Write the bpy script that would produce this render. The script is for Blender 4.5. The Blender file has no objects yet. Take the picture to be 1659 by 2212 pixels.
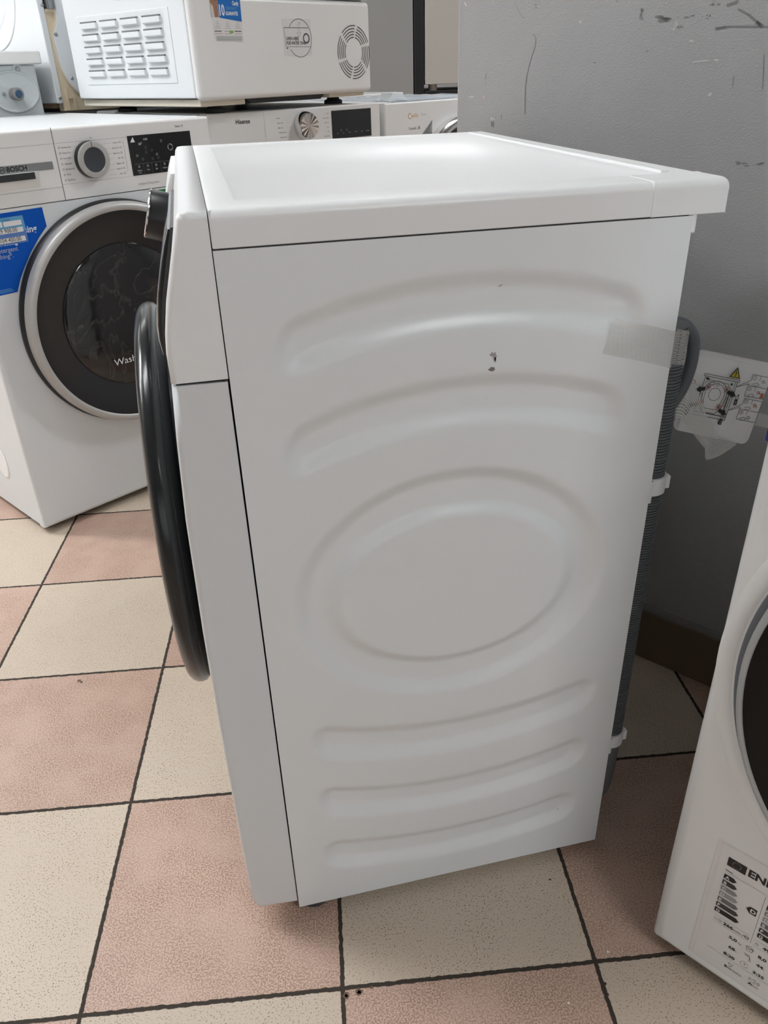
import bpy, bmesh, math, random
from mathutils import Vector, Matrix
random.seed(7)
PI = math.pi
scene = bpy.context.scene
COL = scene.collection

# ------------------------------------------------------------------ camera
cam_d = bpy.data.cameras.new('camera')
cam = bpy.data.objects.new('camera', cam_d)
COL.objects.link(cam)
cam.location = (-0.00855, -0.62454, 0.93094)
cam.rotation_euler = (1.05363, 0.02858, -0.22767)
cam_d.sensor_fit = 'VERTICAL'
cam_d.sensor_height = 36.0
cam_d.lens = 1690.53 / 2212 * 36.0
cam_d.clip_start = 0.02
scene.camera = cam

# ------------------------------------------------------------------ world, exposure
w = bpy.data.worlds.new('world'); scene.world = w
w.use_nodes = True
w.node_tree.nodes['Background'].inputs[0].default_value = (0.92, 0.96, 1.0, 1)
w.node_tree.nodes['Background'].inputs[1].default_value = 0.02
scene.view_settings.view_transform = 'Standard'
scene.view_settings.look = 'None'
scene.view_settings.exposure = 0.52
scene.view_settings.gamma = 1.0
scene.view_settings.use_curve_mapping = False
# ceiling lamps: (x, y, half length x, half length y, strength)
LAMPS = [(-2.5, 1.9, 0.6, 0.15, 54), (-4.2, 2.3, 0.6, 0.15, 46), (-2.5, 3.9, 0.6, 0.15, 10), (-0.7, 3.0, 0.6, 0.15, 8),
         (0.9, 4.9, 0.6, 0.15, 26), (2.9, 1.2, 0.6, 0.15, 36), (3.0, 3.2, 0.6, 0.15, 22), (1.0, -2.2, 0.6, 0.15, 22),  # all but the first here are added fill for dryer front and side panel
         (-0.9, 0.55, 0.6, 0.15, 17)]  # added overhead to brighten the main lid

FILL_WIN_S = 0.5     # strength of the fill window added behind the camera

# ------------------------------------------------------------------ materials
def new_mat(name):
    m = bpy.data.materials.new(name); m.use_nodes = True
    return m, m.node_tree, m.node_tree.nodes['Principled BSDF']

def mat(name, col, rough=0.5, metal=0.0, coat=0.0, spec=0.5, alpha=1.0, bump=0.0, bscale=800, emis=None, es=0, trans=0):
    m, nt, b = new_mat(name)
    b.inputs['Base Color'].default_value = (*col, 1)
    b.inputs['Roughness'].default_value = rough
    b.inputs['Metallic'].default_value = metal
    b.inputs['Coat Weight'].default_value = coat
    b.inputs['Coat Roughness'].default_value = 0.06
    b.inputs['Specular IOR Level'].default_value = spec
    b.inputs['Alpha'].default_value = alpha
    b.inputs['Transmission Weight'].default_value = trans
    if emis:
        b.inputs['Emission Color'].default_value = (*emis, 1)
        b.inputs['Emission Strength'].default_value = es
    if bump:
        t = nt.nodes.new('ShaderNodeTexCoord'); n = nt.nodes.new('ShaderNodeTexNoise'); bp = nt.nodes.new('ShaderNodeBump')
        n.inputs['Scale'].default_value = bscale; n.inputs['Detail'].default_value = 2
        bp.inputs['Strength'].default_value = bump; bp.inputs['Distance'].default_value = 0.001
        nt.links.new(t.outputs['Object'], n.inputs['Vector']); nt.links.new(n.outputs['Fac'], bp.inputs['Height'])
        nt.links.new(bp.outputs['Normal'], b.inputs['Normal'])
    return m

def lin(h):
    o = []
    for k in (0, 2, 4):
        c = int(h[k:k+2], 16) / 255
        o.append(c / 12.92 if c <= 0.04045 else ((c + 0.055) / 1.055) ** 2.4)
    return tuple(o)

WHITE = mat('white_enamel', (0.72, 0.745, 0.76), 0.32, bump=0.03, bscale=1500)
SIDEP = mat('painted_steel', (0.80, 0.83, 0.84), 0.27, bump=0.05, bscale=1800)
PLAST = mat('white_plastic', (0.86, 0.87, 0.87), 0.34)
PLASTW = mat('warm_white_plastic', (0.78, 0.775, 0.76), 0.33)
GREYW = mat('pale_grey_enamel', (0.62, 0.66, 0.67), 0.4)
GAP = mat('dark_gap', (0.05, 0.05, 0.055), 0.7)
BLACK = mat('black_gloss', (0.006, 0.007, 0.008), 0.12, coat=0.6)
BLKPL = mat('black_plastic', (0.012, 0.013, 0.014), 0.38)
DGREY = mat('dark_grey_plastic', (0.03, 0.032, 0.034), 0.35)
KNOBC = mat('slate_knob_face', (0.045, 0.05, 0.06), 0.3)
SILVER = mat('satin_silver', (0.48, 0.475, 0.46), 0.42, metal=0.3)
DSILV = mat('silver_trim_dark', (0.33, 0.34, 0.35), 0.35, metal=0.7)
CHROME = mat('chrome', (0.75, 0.75, 0.75), 0.12, metal=1)
GUNMET = mat('anthracite_metal', (0.018, 0.020, 0.021), 0.22, metal=0.15)
GLASSD = mat('dark_glass', (0.004, 0.004, 0.004), 0.05, coat=1)
RUBBER = mat('black_rubber', (0.02, 0.02, 0.02), 0.7)
HOSE = mat('grey_hose', (0.13, 0.14, 0.145), 0.42)
CABLE = mat('grey_cable', (0.13, 0.14, 0.155), 0.45)
CREAM = mat('cream_plastic', (0.66, 0.56, 0.40), 0.5)
CREAML = mat('pale_cream_plastic', (0.72, 0.66, 0.55), 0.5)
ZINC = mat('zinc_steel', (0.4, 0.41, 0.42), 0.35, metal=0.9)
BLUE = mat('blue_print', lin('0052b4'), 0.5, spec=0.2)
SKYB = mat('bright_blue_print', lin('0068b8'), 0.4)
LBLUE = mat('pale_blue_paper', lin('5fa0cc'), 0.4)
MBLUE = mat('mid_blue_paper', lin('5a7cba'), 0.4)
PAPER = mat('white_paper', (0.76, 0.755, 0.75), 0.45)
PAPERG = mat('grey_paper', (0.55, 0.54, 0.53), 0.5)
INK = mat('black_ink', (0.012, 0.012, 0.012), 0.5)
INK2 = mat('grey_ink', (0.10, 0.10, 0.10), 0.5)
INK3 = mat('pale_grey_ink', (0.30, 0.30, 0.30), 0.5)
INKW = mat('white_ink', (0.75, 0.76, 0.78), 0.5)
INKLG = mat('light_grey_ink', (0.45, 0.45, 0.45), 0.5)
REDI = mat('red_ink', lin('c0705c'), 0.5)
YELLOW = mat('yellow_print', lin('c8b430'), 0.45)
GREEN = mat('green_print', lin('007a3c'), 0.45)
LIME = mat('lime_print', lin('78a848'), 0.45)
GOLD = mat('gold_print', lin('d09a50'), 0.45)
SKIN = mat('tan_print', lin('9c7054'), 0.5)
BROWN = mat('brown_stain', (0.16, 0.13, 0.11), 0.7)
STEEL = mat('grey_sheet_steel', (0.40, 0.40, 0.385), 0.34, metal=0.4)
STEEL2 = mat('warm_sheet_steel', (0.60, 0.57, 0.52), 0.34, metal=0.4)
DSILV2 = mat('cool_satin_silver', (0.42, 0.445, 0.45), 0.4, metal=0.3)
DEEPB = mat('deep_black_plastic', (0.004, 0.004, 0.004), 0.2, spec=0.22)
NEWW = mat('bright_white_enamel', (0.82, 0.835, 0.835), 0.32, bump=0.03, bscale=1500)
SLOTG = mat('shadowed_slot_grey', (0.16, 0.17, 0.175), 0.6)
LABELW = mat('label_off_white', (0.70, 0.70, 0.69), 0.4)
FILMW = mat('film_off_white', (0.77, 0.76, 0.755), 0.25)
FOAM = mat('white_foam', (0.8, 0.82, 0.82), 0.8, bump=0.3, bscale=300)
FILM = mat('thin_clear_film', (0.85, 0.9, 0.95), 0.15, alpha=0.35)
SOAPG = mat('pale_print_gap', (0.56, 0.57, 0.57), 0.4)
WOOD = mat('pallet_wood', (0.30, 0.2, 0.12), 0.7)
WALLP = mat('room_wall_paint', (0.34, 0.34, 0.34), 0.8)
CEILP = mat('ceiling_paint', (0.36, 0.36, 0.36), 0.9)

def nodes(nt, *names):
    return [nt.nodes.new(n) for n in names]

def math_node(nt, op, a=None, b=None, c=None):
    n = nt.nodes.new('ShaderNodeMath'); n.operation = op
    for i, v in enumerate((a, b, c)):
        if v is None: continue
        if isinstance(v, (int, float)): n.inputs[i].default_value = v
        else: nt.links.new(v, n.inputs[i])
    return n.outputs[0]

def mix_col(nt, fac, a, b):
    n = nt.nodes.new('ShaderNodeMix'); n.data_type = 'RGBA'
    for k, v in ((0, fac), (6, a), (7, b)):
        if isinstance(v, (int, float)): n.inputs[k].default_value = v
        elif isinstance(v, tuple): n.inputs[k].default_value = (*v, 1)
        else: nt.links.new(v, n.inputs[k])
    return n.outputs[2]

def ramp(nt, v, p0, p1):
    n = nt.nodes.new('ShaderNodeMapRange'); n.interpolation_type = 'SMOOTHSTEP'
    nt.links.new(v, n.inputs[0]); n.inputs[1].default_value = p0; n.inputs[2].default_value = p1
    return n.outputs[0]

def floor_mat():
    m, nt, b = new_mat('speckled_checker_tiles'); L = nt.links
    tc = nt.nodes.new('ShaderNodeTexCoord'); sep = nt.nodes.new('ShaderNodeSeparateXYZ')
    L.new(tc.outputs['Object'], sep.inputs[0])
    jn = nt.nodes.new('ShaderNodeTexNoise'); jn.inputs['Scale'].default_value = 140; jn.inputs['Detail'].default_value = 3
    L.new(tc.outputs['Object'], jn.inputs['Vector'])
    jit = math_node(nt, 'MULTIPLY', math_node(nt, 'SUBTRACT', jn.outputs['Fac'], 0.5), 0.0035)
    u = math_node(nt, 'DIVIDE', sep.outputs[0], 0.30); v = math_node(nt, 'DIVIDE', sep.outputs[1], 0.30)
    iu = math_node(nt, 'FLOOR', u); iv = math_node(nt, 'FLOOR', v)
    par = math_node(nt, 'FLOORED_MODULO', math_node(nt, 'ADD', iu, iv), 2.0)
    def edge(q):
        f = math_node(nt, 'FRACT', q)
        return math_node(nt, 'MULTIPLY', math_node(nt, 'MINIMUM', f, math_node(nt, 'SUBTRACT', 1.0, f)), 0.30)
    d = math_node(nt, 'ADD', math_node(nt, 'MINIMUM', edge(u), edge(v)), jit)
    grout = ramp(nt, d, 0.0021, 0.0029)          # 0 in the joint, 1 on the tile
    cmb = nt.nodes.new('ShaderNodeCombineXYZ'); L.new(iu, cmb.inputs[0]); L.new(iv, cmb.inputs[1])
    wn = nt.nodes.new('ShaderNodeTexWhiteNoise'); L.new(cmb.outputs[0], wn.inputs['Vector'])
    n1 = nt.nodes.new('ShaderNodeTexNoise'); n1.inputs['Scale'].default_value = 500; n1.inputs['Detail'].default_value = 2.5
    n2 = nt.nodes.new('ShaderNodeTexNoise'); n2.inputs['Scale'].default_value = 16; n2.inputs['Detail'].default_value = 4
    n3 = nt.nodes.new('ShaderNodeTexNoise'); n3.inputs['Scale'].default_value = 4; n3.inputs['Detail'].default_value = 3
    for n in (n1, n2, n3): L.new(tc.outputs['Object'], n.inputs['Vector'])
    sp_b = ramp(nt, n1.outputs['Fac'], 0.42, 0.36)      # sparse specks
    sp_p = ramp(nt, n1.outputs['Fac'], 0.56, 0.44)      # dense specks
    dens = ramp(nt, n2.outputs['Fac'], 0.3, 0.62)
    beige = mix_col(nt, math_node(nt, 'MULTIPLY', sp_b, math_node(nt, 'MULTIPLY_ADD', dens, 0.5, 0.5)), lin('cbbdab'), lin('7a6652'))
    pink = mix_col(nt, math_node(nt, 'MULTIPLY', sp_p, math_node(nt, 'MULTIPLY_ADD', dens, 0.35, 0.42)), lin('cbb0a0'), lin('876250'))
    tile = mix_col(nt, par, beige, pink)
    tile = mix_col(nt, math_node(nt, 'MULTIPLY', n3.outputs['Fac'], 0.28), tile, lin('b49a84'))
    hv = nt.nodes.new('ShaderNodeHueSaturation'); L.new(tile, hv.inputs['Color'])
    L.new(math_node(nt, 'MULTIPLY_ADD', wn.outputs['Value'], 0.10, 0.95), hv.inputs['Value'])
    L.new(mix_col(nt, grout, lin('362e26'), hv.outputs[0]), b.inputs['Base Color'])
    L.new(math_node(nt, 'MULTIPLY_ADD', grout, -0.46, 0.85), b.inputs['Roughness'])
    b.inputs['Specular IOR Level'].default_value = 0.5
    bp = nt.nodes.new('ShaderNodeBump'); bp.inputs['Strength'].default_value = 0.6; bp.inputs['Distance'].default_value = 0.0015
    hgt = math_node(nt, 'ADD', grout, math_node(nt, 'MULTIPLY', n1.outputs['Fac'], 0.35))
    L.new(hgt, bp.inputs['Height']); L.new(bp.outputs['Normal'], b.inputs['Normal'])
    return m

def wall_mat():
    m, nt, b = new_mat('scuffed_grey_wall_paint'); L = nt.links
    tc = nt.nodes.new('ShaderNodeTexCoord')
    def noise(s, d, sx=1, sy=1, sz=1):
        mp = nt.nodes.new('ShaderNodeMapping'); mp.inputs['Scale'].default_value = (sx, sy, sz)
        n = nt.nodes.new('ShaderNodeTexNoise'); n.inputs['Scale'].default_value = s; n.inputs['Detail'].default_value = d
        L.new(tc.outputs['Object'], mp.inputs[0]); L.new(mp.outputs[0], n.inputs['Vector']); return n.outputs['Fac']
    base = mix_col(nt, noise(5, 4), lin('989796'), lin('a6a5a4'))
    scuff = math_node(nt, 'MULTIPLY', ramp(nt, noise(18, 5, 1, 1, 0.6), 0.66, 0.76), 0.14)
    c = mix_col(nt, scuff, base, lin('6e6d6c'))
    chip = ramp(nt, noise(60, 2), 0.83, 0.84)
    c = mix_col(nt, math_node(nt, 'MULTIPLY', chip, 0.7), c, lin('bdbab6'))
    L.new(c, b.inputs['Base Color'])
    b.inputs['Roughness'].default_value = 0.55
    bp = nt.nodes.new('ShaderNodeBump'); bp.inputs['Strength'].default_value = 0.45; bp.inputs['Distance'].default_value = 0.0012
    L.new(math_node(nt, 'ADD', noise(420, 2), math_node(nt, 'MULTIPLY', noise(60, 3), 0.8)), bp.inputs['Height'])
    L.new(bp.outputs['Normal'], b.inputs['Normal'])
    return m

def tape_mat(name, scale, axis, a0, a1, col=(0.78, 0.78, 0.74)):
    m, nt, b = new_mat(name); L = nt.links
    tc = nt.nodes.new('ShaderNodeTexCoord'); sep = nt.nodes.new('ShaderNodeSeparateXYZ')
    L.new(tc.outputs['UV'], sep.inputs[0])
    f = math_node(nt, 'FRACT', math_node(nt, 'MULTIPLY', sep.outputs[axis], scale))
    t = math_node(nt, 'ABSOLUTE', math_node(nt, 'SUBTRACT', f, 0.5))
    s = ramp(nt, t, 0.16, 0.30)
    L.new(math_node(nt, 'MULTIPLY_ADD', s, a1 - a0, a0), b.inputs['Alpha'])
    b.inputs['Base Color'].default_value = (*col, 1)
    b.inputs['Roughness'].default_value = 0.25
    return m

def bowl_mat(name='filmed_door_glass'):
    m, nt, b = new_mat(name); L = nt.links
    tc = nt.nodes.new('ShaderNodeTexCoord')
    n = nt.nodes.new('ShaderNodeTexNoise'); n.inputs['Scale'].default_value = 11; n.inputs['Detail'].default_value = 3
    n.inputs['Distortion'].default_value = 0.9
    L.new(tc.outputs['Object'], n.inputs['Vector'])
    k = math_node(nt, 'ABSOLUTE', math_node(nt, 'SUBTRACT', n.outputs['Fac'], 0.5))
    s = ramp(nt, k, 0.028, 0.0)
    L.new(mix_col(nt, math_node(nt, 'MULTIPLY', s, 0.22), (0.008, 0.008, 0.009), (0.12, 0.11, 0.10)), b.inputs['Base Color'])
    b.inputs['Roughness'].default_value = 0.12
    b.inputs['Coat Weight'].default_value = 0.5
    bp = nt.nodes.new('ShaderNodeBump'); bp.inputs['Strength'].default_value = 0.35; bp.inputs['Distance'].default_value = 0.004
    L.new(n.outputs['Fac'], bp.inputs['Height']); L.new(bp.outputs['Normal'], b.inputs['Normal'])
    return m

FLOORM, WALLM = floor_mat(), wall_mat()
SKIRT = mat('brown_skirting_tile', lin('6f5c4c'), 0.5, bump=0.1, bscale=200)
SKIRTL = mat('skirting_plaster_lip', lin('8a8883'), 0.7)
TAPE1 = tape_mat('ribbed_adhesive_tape', 20, 1, 0.22, 0.62)
TAPE2 = tape_mat('crumpled_ribbed_tape', 13, 1, 0.28, 0.85)
BOWL = bowl_mat()

# ------------------------------------------------------------------ mesh helpers
def tagg(o, label=None, cat=None, group=None, kind=None):
    for k, v in (('label', label), ('category', cat), ('group', group), ('kind', kind)):
        if v: o[k] = v
    return o

def empty(name, loc, rz=0, label=None, cat=None, group=None):
    o = bpy.data.objects.new(name, None); COL.objects.link(o)
    o.location = loc; o.rotation_euler = (0, 0, rz); o.empty_display_size = 0.1
    return tagg(o, label, cat, group)

def obj(name, data, mats, parent=None, smooth=False, bevel=0, seg=3, angle=35, wf=None):
    if isinstance(data, tuple):
        me = bpy.data.meshes.new(name); me.from_pydata(data[0], [], data[1]); 
        if len(data) > 2: me.polygons.foreach_set('material_index', data[2])
        me.update()
    else:
        me = bpy.data.meshes.new(name); bmesh.ops.recalc_face_normals(data, faces=data.faces); data.to_mesh(me); data.free()
    if not isinstance(mats, (list, tuple)): mats = [mats]
    for m in mats: me.materials.append(m)
    o = bpy.data.objects.new(name, me); COL.objects.link(o)
    if parent: o.parent = parent
    if smooth or bevel:
        me.polygons.foreach_set('use_smooth', [True] * len(me.polygons))
        if not bevel:
            me.set_sharp_from_angle(angle=math.radians(angle))
    if bevel:
        b = o.modifiers.new('bevel', 'BEVEL'); b.width = bevel; b.segments = seg
        b.limit_method = 'ANGLE'; b.angle_limit = math.radians(angle); b.harden_normals = True
        if wf:
            b.limit_method = 'WEIGHT'
            at = me.attributes.new('bevel_weight_edge', 'FLOAT', 'EDGE')
            at.data.foreach_set('value', [wf(me.vertices[e.vertices[0]].co, me.vertices[e.vertices[1]].co) for e in me.edges])
    return o

def bm_box(bm, x0, x1, y0, y1, z0, z1):
    vs = [bm.verts.new(p) for p in ((x0,y0,z0),(x1,y0,z0),(x1,y1,z0),(x0,y1,z0),(x0,y0,z1),(x1,y0,z1),(x1,y1,z1),(x0,y1,z1))]
    for f in ((0,3,2,1),(4,5,6,7),(0,1,5,4),(1,2,6,5),(2,3,7,6),(3,0,4,7)): bm.faces.new([vs[i] for i in f])
    return vs

def box(*a):
    bm = bmesh.new(); bm_box(bm, *a); return bm

def boxes(*bs):
    bm = bmesh.new()
    for b in bs: bm_box(bm, *b)
    return bm

def prism(poly, axis, a, b, bm=None):
    """polygon in the plane normal to axis, swept from a to b; poly coords are the two other axes in order"""
    bm = bm or bmesh.new()
    def P(p, t):
        return {'x': (t, p[0], p[1]), 'y': (p[0], t, p[1]), 'z': (p[0], p[1], t)}[axis]
    A = [bm.verts.new(P(p, a)) for p in poly]; B = [bm.verts.new(P(p, b)) for p in poly]
    n = len(poly)
    bm.faces.new(A); bm.faces.new(B[::-1])
    for i in range(n): bm.faces.new((A[i], B[i], B[(i+1) % n], A[(i+1) % n]))
    return bm

def lathe(profile, o, u, v, w, seg=96, bm=None, a0=0, a1=2*PI):
    """profile [(r,h)]: point o + r(cos u + sin v) + h w"""
    bm = bm or bmesh.new(); o, u, v, w = map(Vector, (o, u, v, w))
    full = abs(a1 - a0 - 2*PI) < 1e-6
    n = seg if full else seg + 1
    rows = []
    for r, h in profile:
        if r < 1e-7: rows.append([bm.verts.new(o + w*h)] * n)
        else:
            rows.append([bm.verts.new(o + (u*math.cos(a0+(a1-a0)*i/seg) + v*math.sin(a0+(a1-a0)*i/seg))*r + w*h) for i in range(n)])
    for j in range(len(rows)-1):
        for i in range(seg):
            k = (i+1) % n
            q = [rows[j][i], rows[j][k], rows[j+1][k], rows[j+1][i]]
            f = []
            for x in q:
                if x not in f: f.append(x)
            if len(f) > 2: bm.faces.new(f)
    return bm

X, Y, Z = (1,0,0), (0,1,0), (0,0,1)
NY = (0,-1,0)
def cyl(bm, c, r, w, h0, h1, seg=24, cham=0.0):
    w = Vector(w); u = w.orthogonal().normalized(); v = w.cross(u)
    pr = [(0,h0),(r-cham,h0),(r,h0+cham),(r,h1-cham),(r-cham,h1),(0,h1)] if cham else [(0,h0),(r,h0),(r,h1),(0,h1)]
    return lathe(pr, c, u, v, w, seg, bm)

def tube(path, r, seg=14, bm=None):
    bm = bm or bmesh.new(); P = [Vector(p) for p in path]
    rows = []; up = Vector((0.13, 0.9, 0.31)).normalized()
    for i, p in enumerate(P):
        t = (P[min(i+1, len(P)-1)] - P[max(i-1, 0)]).normalized()
        a = (up - t*up.dot(t)).normalized(); b = t.cross(a)
        rows.append([bm.verts.new(p + (a*math.cos(2*PI*k/seg) + b*math.sin(2*PI*k/seg))*r) for k in range(seg)])
    for j in range(len(rows)-1):
        for k in range(seg): bm.faces.new((rows[j][k], rows[j][(k+1)%seg], rows[j+1][(k+1)%seg], rows[j+1][k]))
    bm.faces.new(rows[0]); bm.faces.new(rows[-1][::-1])
    return bm

def catmull(P, n=8):
    P = [Vector(p) for p in P]; out = []
    for i in range(len(P)-1):
        a, b, c, d = P[max(i-1,0)], P[i], P[i+1], P[min(i+2,len(P)-1)]
        for k in range(n):
            t = k/n
            out.append(0.5*((2*b)+(c-a)*t+(2*a-5*b+4*c-d)*t*t+(3*b-3*c+d-a)*t**3))
    out.append(P[-1]); return out

_tc = {}
def text_polys(s, bold=0.0):
    key = (s, bold)
    if key in _tc: return _tc[key]
    cu = bpy.data.curves.new('t', 'FONT'); cu.body = s; cu.size = 1; cu.offset = bold; cu.resolution_u = 3
    o = bpy.data.objects.new('t', cu); COL.objects.link(o)
    bpy.context.view_layer.update()
    me = o.to_mesh()
    vs = [(v.co.x, v.co.y) for v in me.vertices]; fs = [tuple(p.vertices) for p in me.polygons]
    o.to_mesh_clear(); bpy.data.objects.remove(o); bpy.data.curves.remove(cu)
    _tc[key] = (vs, fs); return _tc[key]

class Print:
    """flat printing on a surface: f(u, v, lift) gives the 3D point"""
    def __init__(self, f): self.f, self.v, self.fc, self.mi, self.mats, self.lift = f, [], [], [], [], 0.0004
    def m(self, mt):
        if mt not in self.mats: self.mats.append(mt)
        return self.mats.index(mt)
    def poly(self, pts, mt, lift=None):
        n = len(self.v); L = self.lift if lift is None else lift
        self.v += [self.f(p[0], p[1], L) for p in pts]; self.fc.append(tuple(range(n, n+len(pts)))); self.mi.append(self.m(mt))
    def rect(self, u0, v0, u1, v1, mt, lift=None): self.poly([(u0,v0),(u1,v0),(u1,v1),(u0,v1)], mt, lift)
    def rrect(self, u0, v0, u1, v1, r, mt, lift=None, n=5):
        p = []
        for cx, cy, a in ((u1-r,v0+r,-PI/2),(u1-r,v1-r,0),(u0+r,v1-r,PI/2),(u0+r,v0+r,PI)):
            p += [(cx+r*math.cos(a+PI/2*k/n), cy+r*math.sin(a+PI/2*k/n)) for k in range(n+1)]
        self.poly(p, mt, lift)
    def line(self, pts, wd, mt, closed=False, lift=None):
        P = [Vector(p) for p in pts]
        if closed: P.append(P[0])
        for a, b in zip(P, P[1:]):
            d = (b-a)
            if d.length < 1e-9: continue
            d.normalize(); n = Vector((-d.y, d.x))*wd/2; e = d*wd/2*0.5
            self.poly([a-e-n, b+e-n, b+e+n, a-e+n], mt, lift)
    def arc(self, cx, cy, r, wd, mt, a0=0, a1=2*PI, n=28, lift=None, sy=1):
        for k in range(n):
            t0 = a0+(a1-a0)*k/n; t1 = a0+(a1-a0)*(k+1)/n
            self.poly([(cx+(r-wd/2)*math.cos(t0), cy+(r-wd/2)*math.sin(t0)*sy),(cx+(r+wd/2)*math.cos(t0), cy+(r+wd/2)*math.sin(t0)*sy),
                       (cx+(r+wd/2)*math.cos(t1), cy+(r+wd/2)*math.sin(t1)*sy),(cx+(r-wd/2)*math.cos(t1), cy+(r-wd/2)*math.sin(t1)*sy)], mt, lift)
    def disc(self, cx, cy, r, mt, n=24, lift=None, sy=1):
        self.poly([(cx+r*math.cos(2*PI*k/n), cy+r*sy*math.sin(2*PI*k/n)) for k in range(n)], mt, lift)
    def text(self, s, u, v, size, mt, bold=0.0, align='l', sx=1.0, rot=0.0, lift=None):
        """u, v: left end of baseline; size: cap height"""
        vs, fs = text_polys(s, bold)
        k = size/0.69; xs = [p[0] for p in vs]
        wd = (max(xs)-min(xs))*k*sx if xs else 0; x0 = min(xs) if xs else 0
        du = {'l': 0, 'c': -wd/2, 'r': -wd}[align]
        c, sn = math.cos(rot), math.sin(rot); n = len(self.v); L = self.lift if lift is None else lift
        for a, b in vs:
            a = (a-x0)*k*sx+du; b = b*k
            self.v.append(self.f(u+a*c-b*sn, v+a*sn+b*c, L))
        for q in fs: self.fc.append(tuple(i+n for i in q)); self.mi.append(self.m(mt))
    def build(self, name, parent, label=None):
        o = obj(name, (self.v, self.fc, self.mi), self.mats, parent)
        if label: o['label'] = label
        return o

def front(y=0.0): return lambda u, v, L: (u, y-L, v)

# ------------------------------------------------------------------ the room
FA = -0.14033
def struct(name, data, mats, parent=None, **k):
    o = obj(name, data, mats, parent, **k); o['kind'] = 'structure'; return o

fl = struct('floor', box(-18, 24, -16, 30, -0.03, 0.0), FLOORM)
fl.location = (-0.5583, -0.01922, 0); fl.rotation_euler = (0, 0, FA)
# trim the floor to the room by making the room walls stand on it
RX0, RX1, RY0, RY1, RH = -5.2, 4.6, -3.6, 6.8, 2.75
fl.data.vertices.foreach_set('co', [c for v in fl.data.vertices for c in (
    (-5.4 if v.co.x < 0 else 6.6), (-4.2 if v.co.y < 0 else 7.4), v.co.z)])
struct('ceiling', box(RX0-.1, RX1+.1, RY0-.1, RY1+.1, RH, RH+.05), CEILP)
struct('wall_left', box(RX0-.1, RX0, RY0, RY1, 0, RH), WALLP)
struct('wall_back', box(RX0-.1, RX1+.1, RY1, RY1+.1, 0, RH), WALLP)
wx0, wx1, wz0, wz1 = -4.2, 0.4, 0.75, 2.15
struct('wall_front', boxes((RX0-.1, RX1+.1, RY0-.1, RY0, 0, wz0), (RX0-.1, RX1+.1, RY0-.1, RY0, wz1, RH), (RX0-.1, wx0, RY0-.1, RY0, wz0, wz1), (wx1, RX1+.1, RY0-.1, RY0, wz0, wz1)), WALLP)
FILL_GLOW = mat('window_fill_glow', (1, 1, 1), 0.5, emis=(0.86, 0.94, 1.0), es=FILL_WIN_S)
wn_ = struct('fill_window', box(wx0, wx1, RY0-.06, RY0-.05, wz0, wz1), FILL_GLOW)  # unseen glowing window, added to light the main side panel
struct('fill_window_frame', boxes(*[(wx0+k*1.15-.02, wx0+k*1.15+.02, RY0-.04, RY0, wz0, wz1) for k in range(5)]), PLAST, wn_)
struct('wall_far_right', box(RX1, RX1+.1, RY0, RY1, 0, RH), WALLP)
# grey partition, 45 degrees to the tiles
wr = struct('wall_right', box(0, 2.6, 0, 0.42, 0, RH), WALLM, bevel=0.004, seg=2)
wr.location = (0.4112, 0.6922, 0); wr.rotation_euler = (0, 0, math.radians(-53.43))
bb = struct('baseboard_right', box(0.0, 2.6, -0.012, 0, 0, 0.098), SKIRT, wr, bevel=0.002)
struct('trim_1', box(0.0, 2.6, -0.009, 0, 0.098, 0.106), SKIRTL, wr)
# scuffs, chips and scratches on the grey paint (wall coordinates: along, height)
pw = Print(lambda u, v, L: (u, -L, v))
DK = mat('dark_wall_scuff', lin('7a7978'), 0.7); LT = mat('pale_wall_chip', lin('c4c2bf'), 0.7); PK = mat('pink_wall_chip', lin('d8b8ac'), 0.7)
def smear(cx, cy, w_, h_, mt, n=5, seed=0):
    r = random.Random(seed)
    for _ in range(n):
        x = cx+(r.random()-.5)*w_; y = cy+(r.random()-.5)*h_; a = r.uniform(.2,.5)*w_; b = r.uniform(.2,.5)*h_; t = r.random()*PI
        pts = [(x+a*math.cos(k*PI/4+t*.1)*r.uniform(.5,1), y+b*math.sin(k*PI/4+t*.1)*r.uniform(.5,1)) for k in range(8)]
        pw.poly(pts, mt)
# chipped glaze and specks on the tiles
pt = Print(lambda u, v, L: (u, v, L)); CH = mat('chipped_tile_core', lin('6a5546'), .8); DSP = mat('dark_floor_speck', lin('3a2c22'), .8)
def chip(cx, cy, r, mt, sd, lift=.0003):
    q_ = random.Random(sd); pt.poly([(cx+r*q_.uniform(.55,1)*math.cos(k*PI/5), cy+r*q_.uniform(.55,1)*math.sin(k*PI/5)) for k in range(10)], mt, lift)
for cx, cy, r, mt, sd in ((0.0381,-.1119,.0050,CH,1),(0.053,-.1113,.0052,CH,2),(0.0535,-.1120,.0028,DSP,3),(0.0380,-.1125,.0024,DSP,4),(0.068,-.1105,.0022,CH,5),(0.3318,-.1714,.0026,DSP,6),(0.3293,-.1831,.0024,DSP,7),
                          (0.3247,-.0316,.0020,DSP,8),(-0.3225,0.5346,.0050,CH,9),(-.318,.530,.0030,DSP,10)): chip(cx, cy, r, mt, sd)
pc_ = pt.build('tile_chips', None); pc_.parent = fl; pc_.matrix_parent_inverse = Matrix.LocRotScale(fl.location, fl.rotation_euler, None).inverted(); pc_['kind'] = 'structure'
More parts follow.
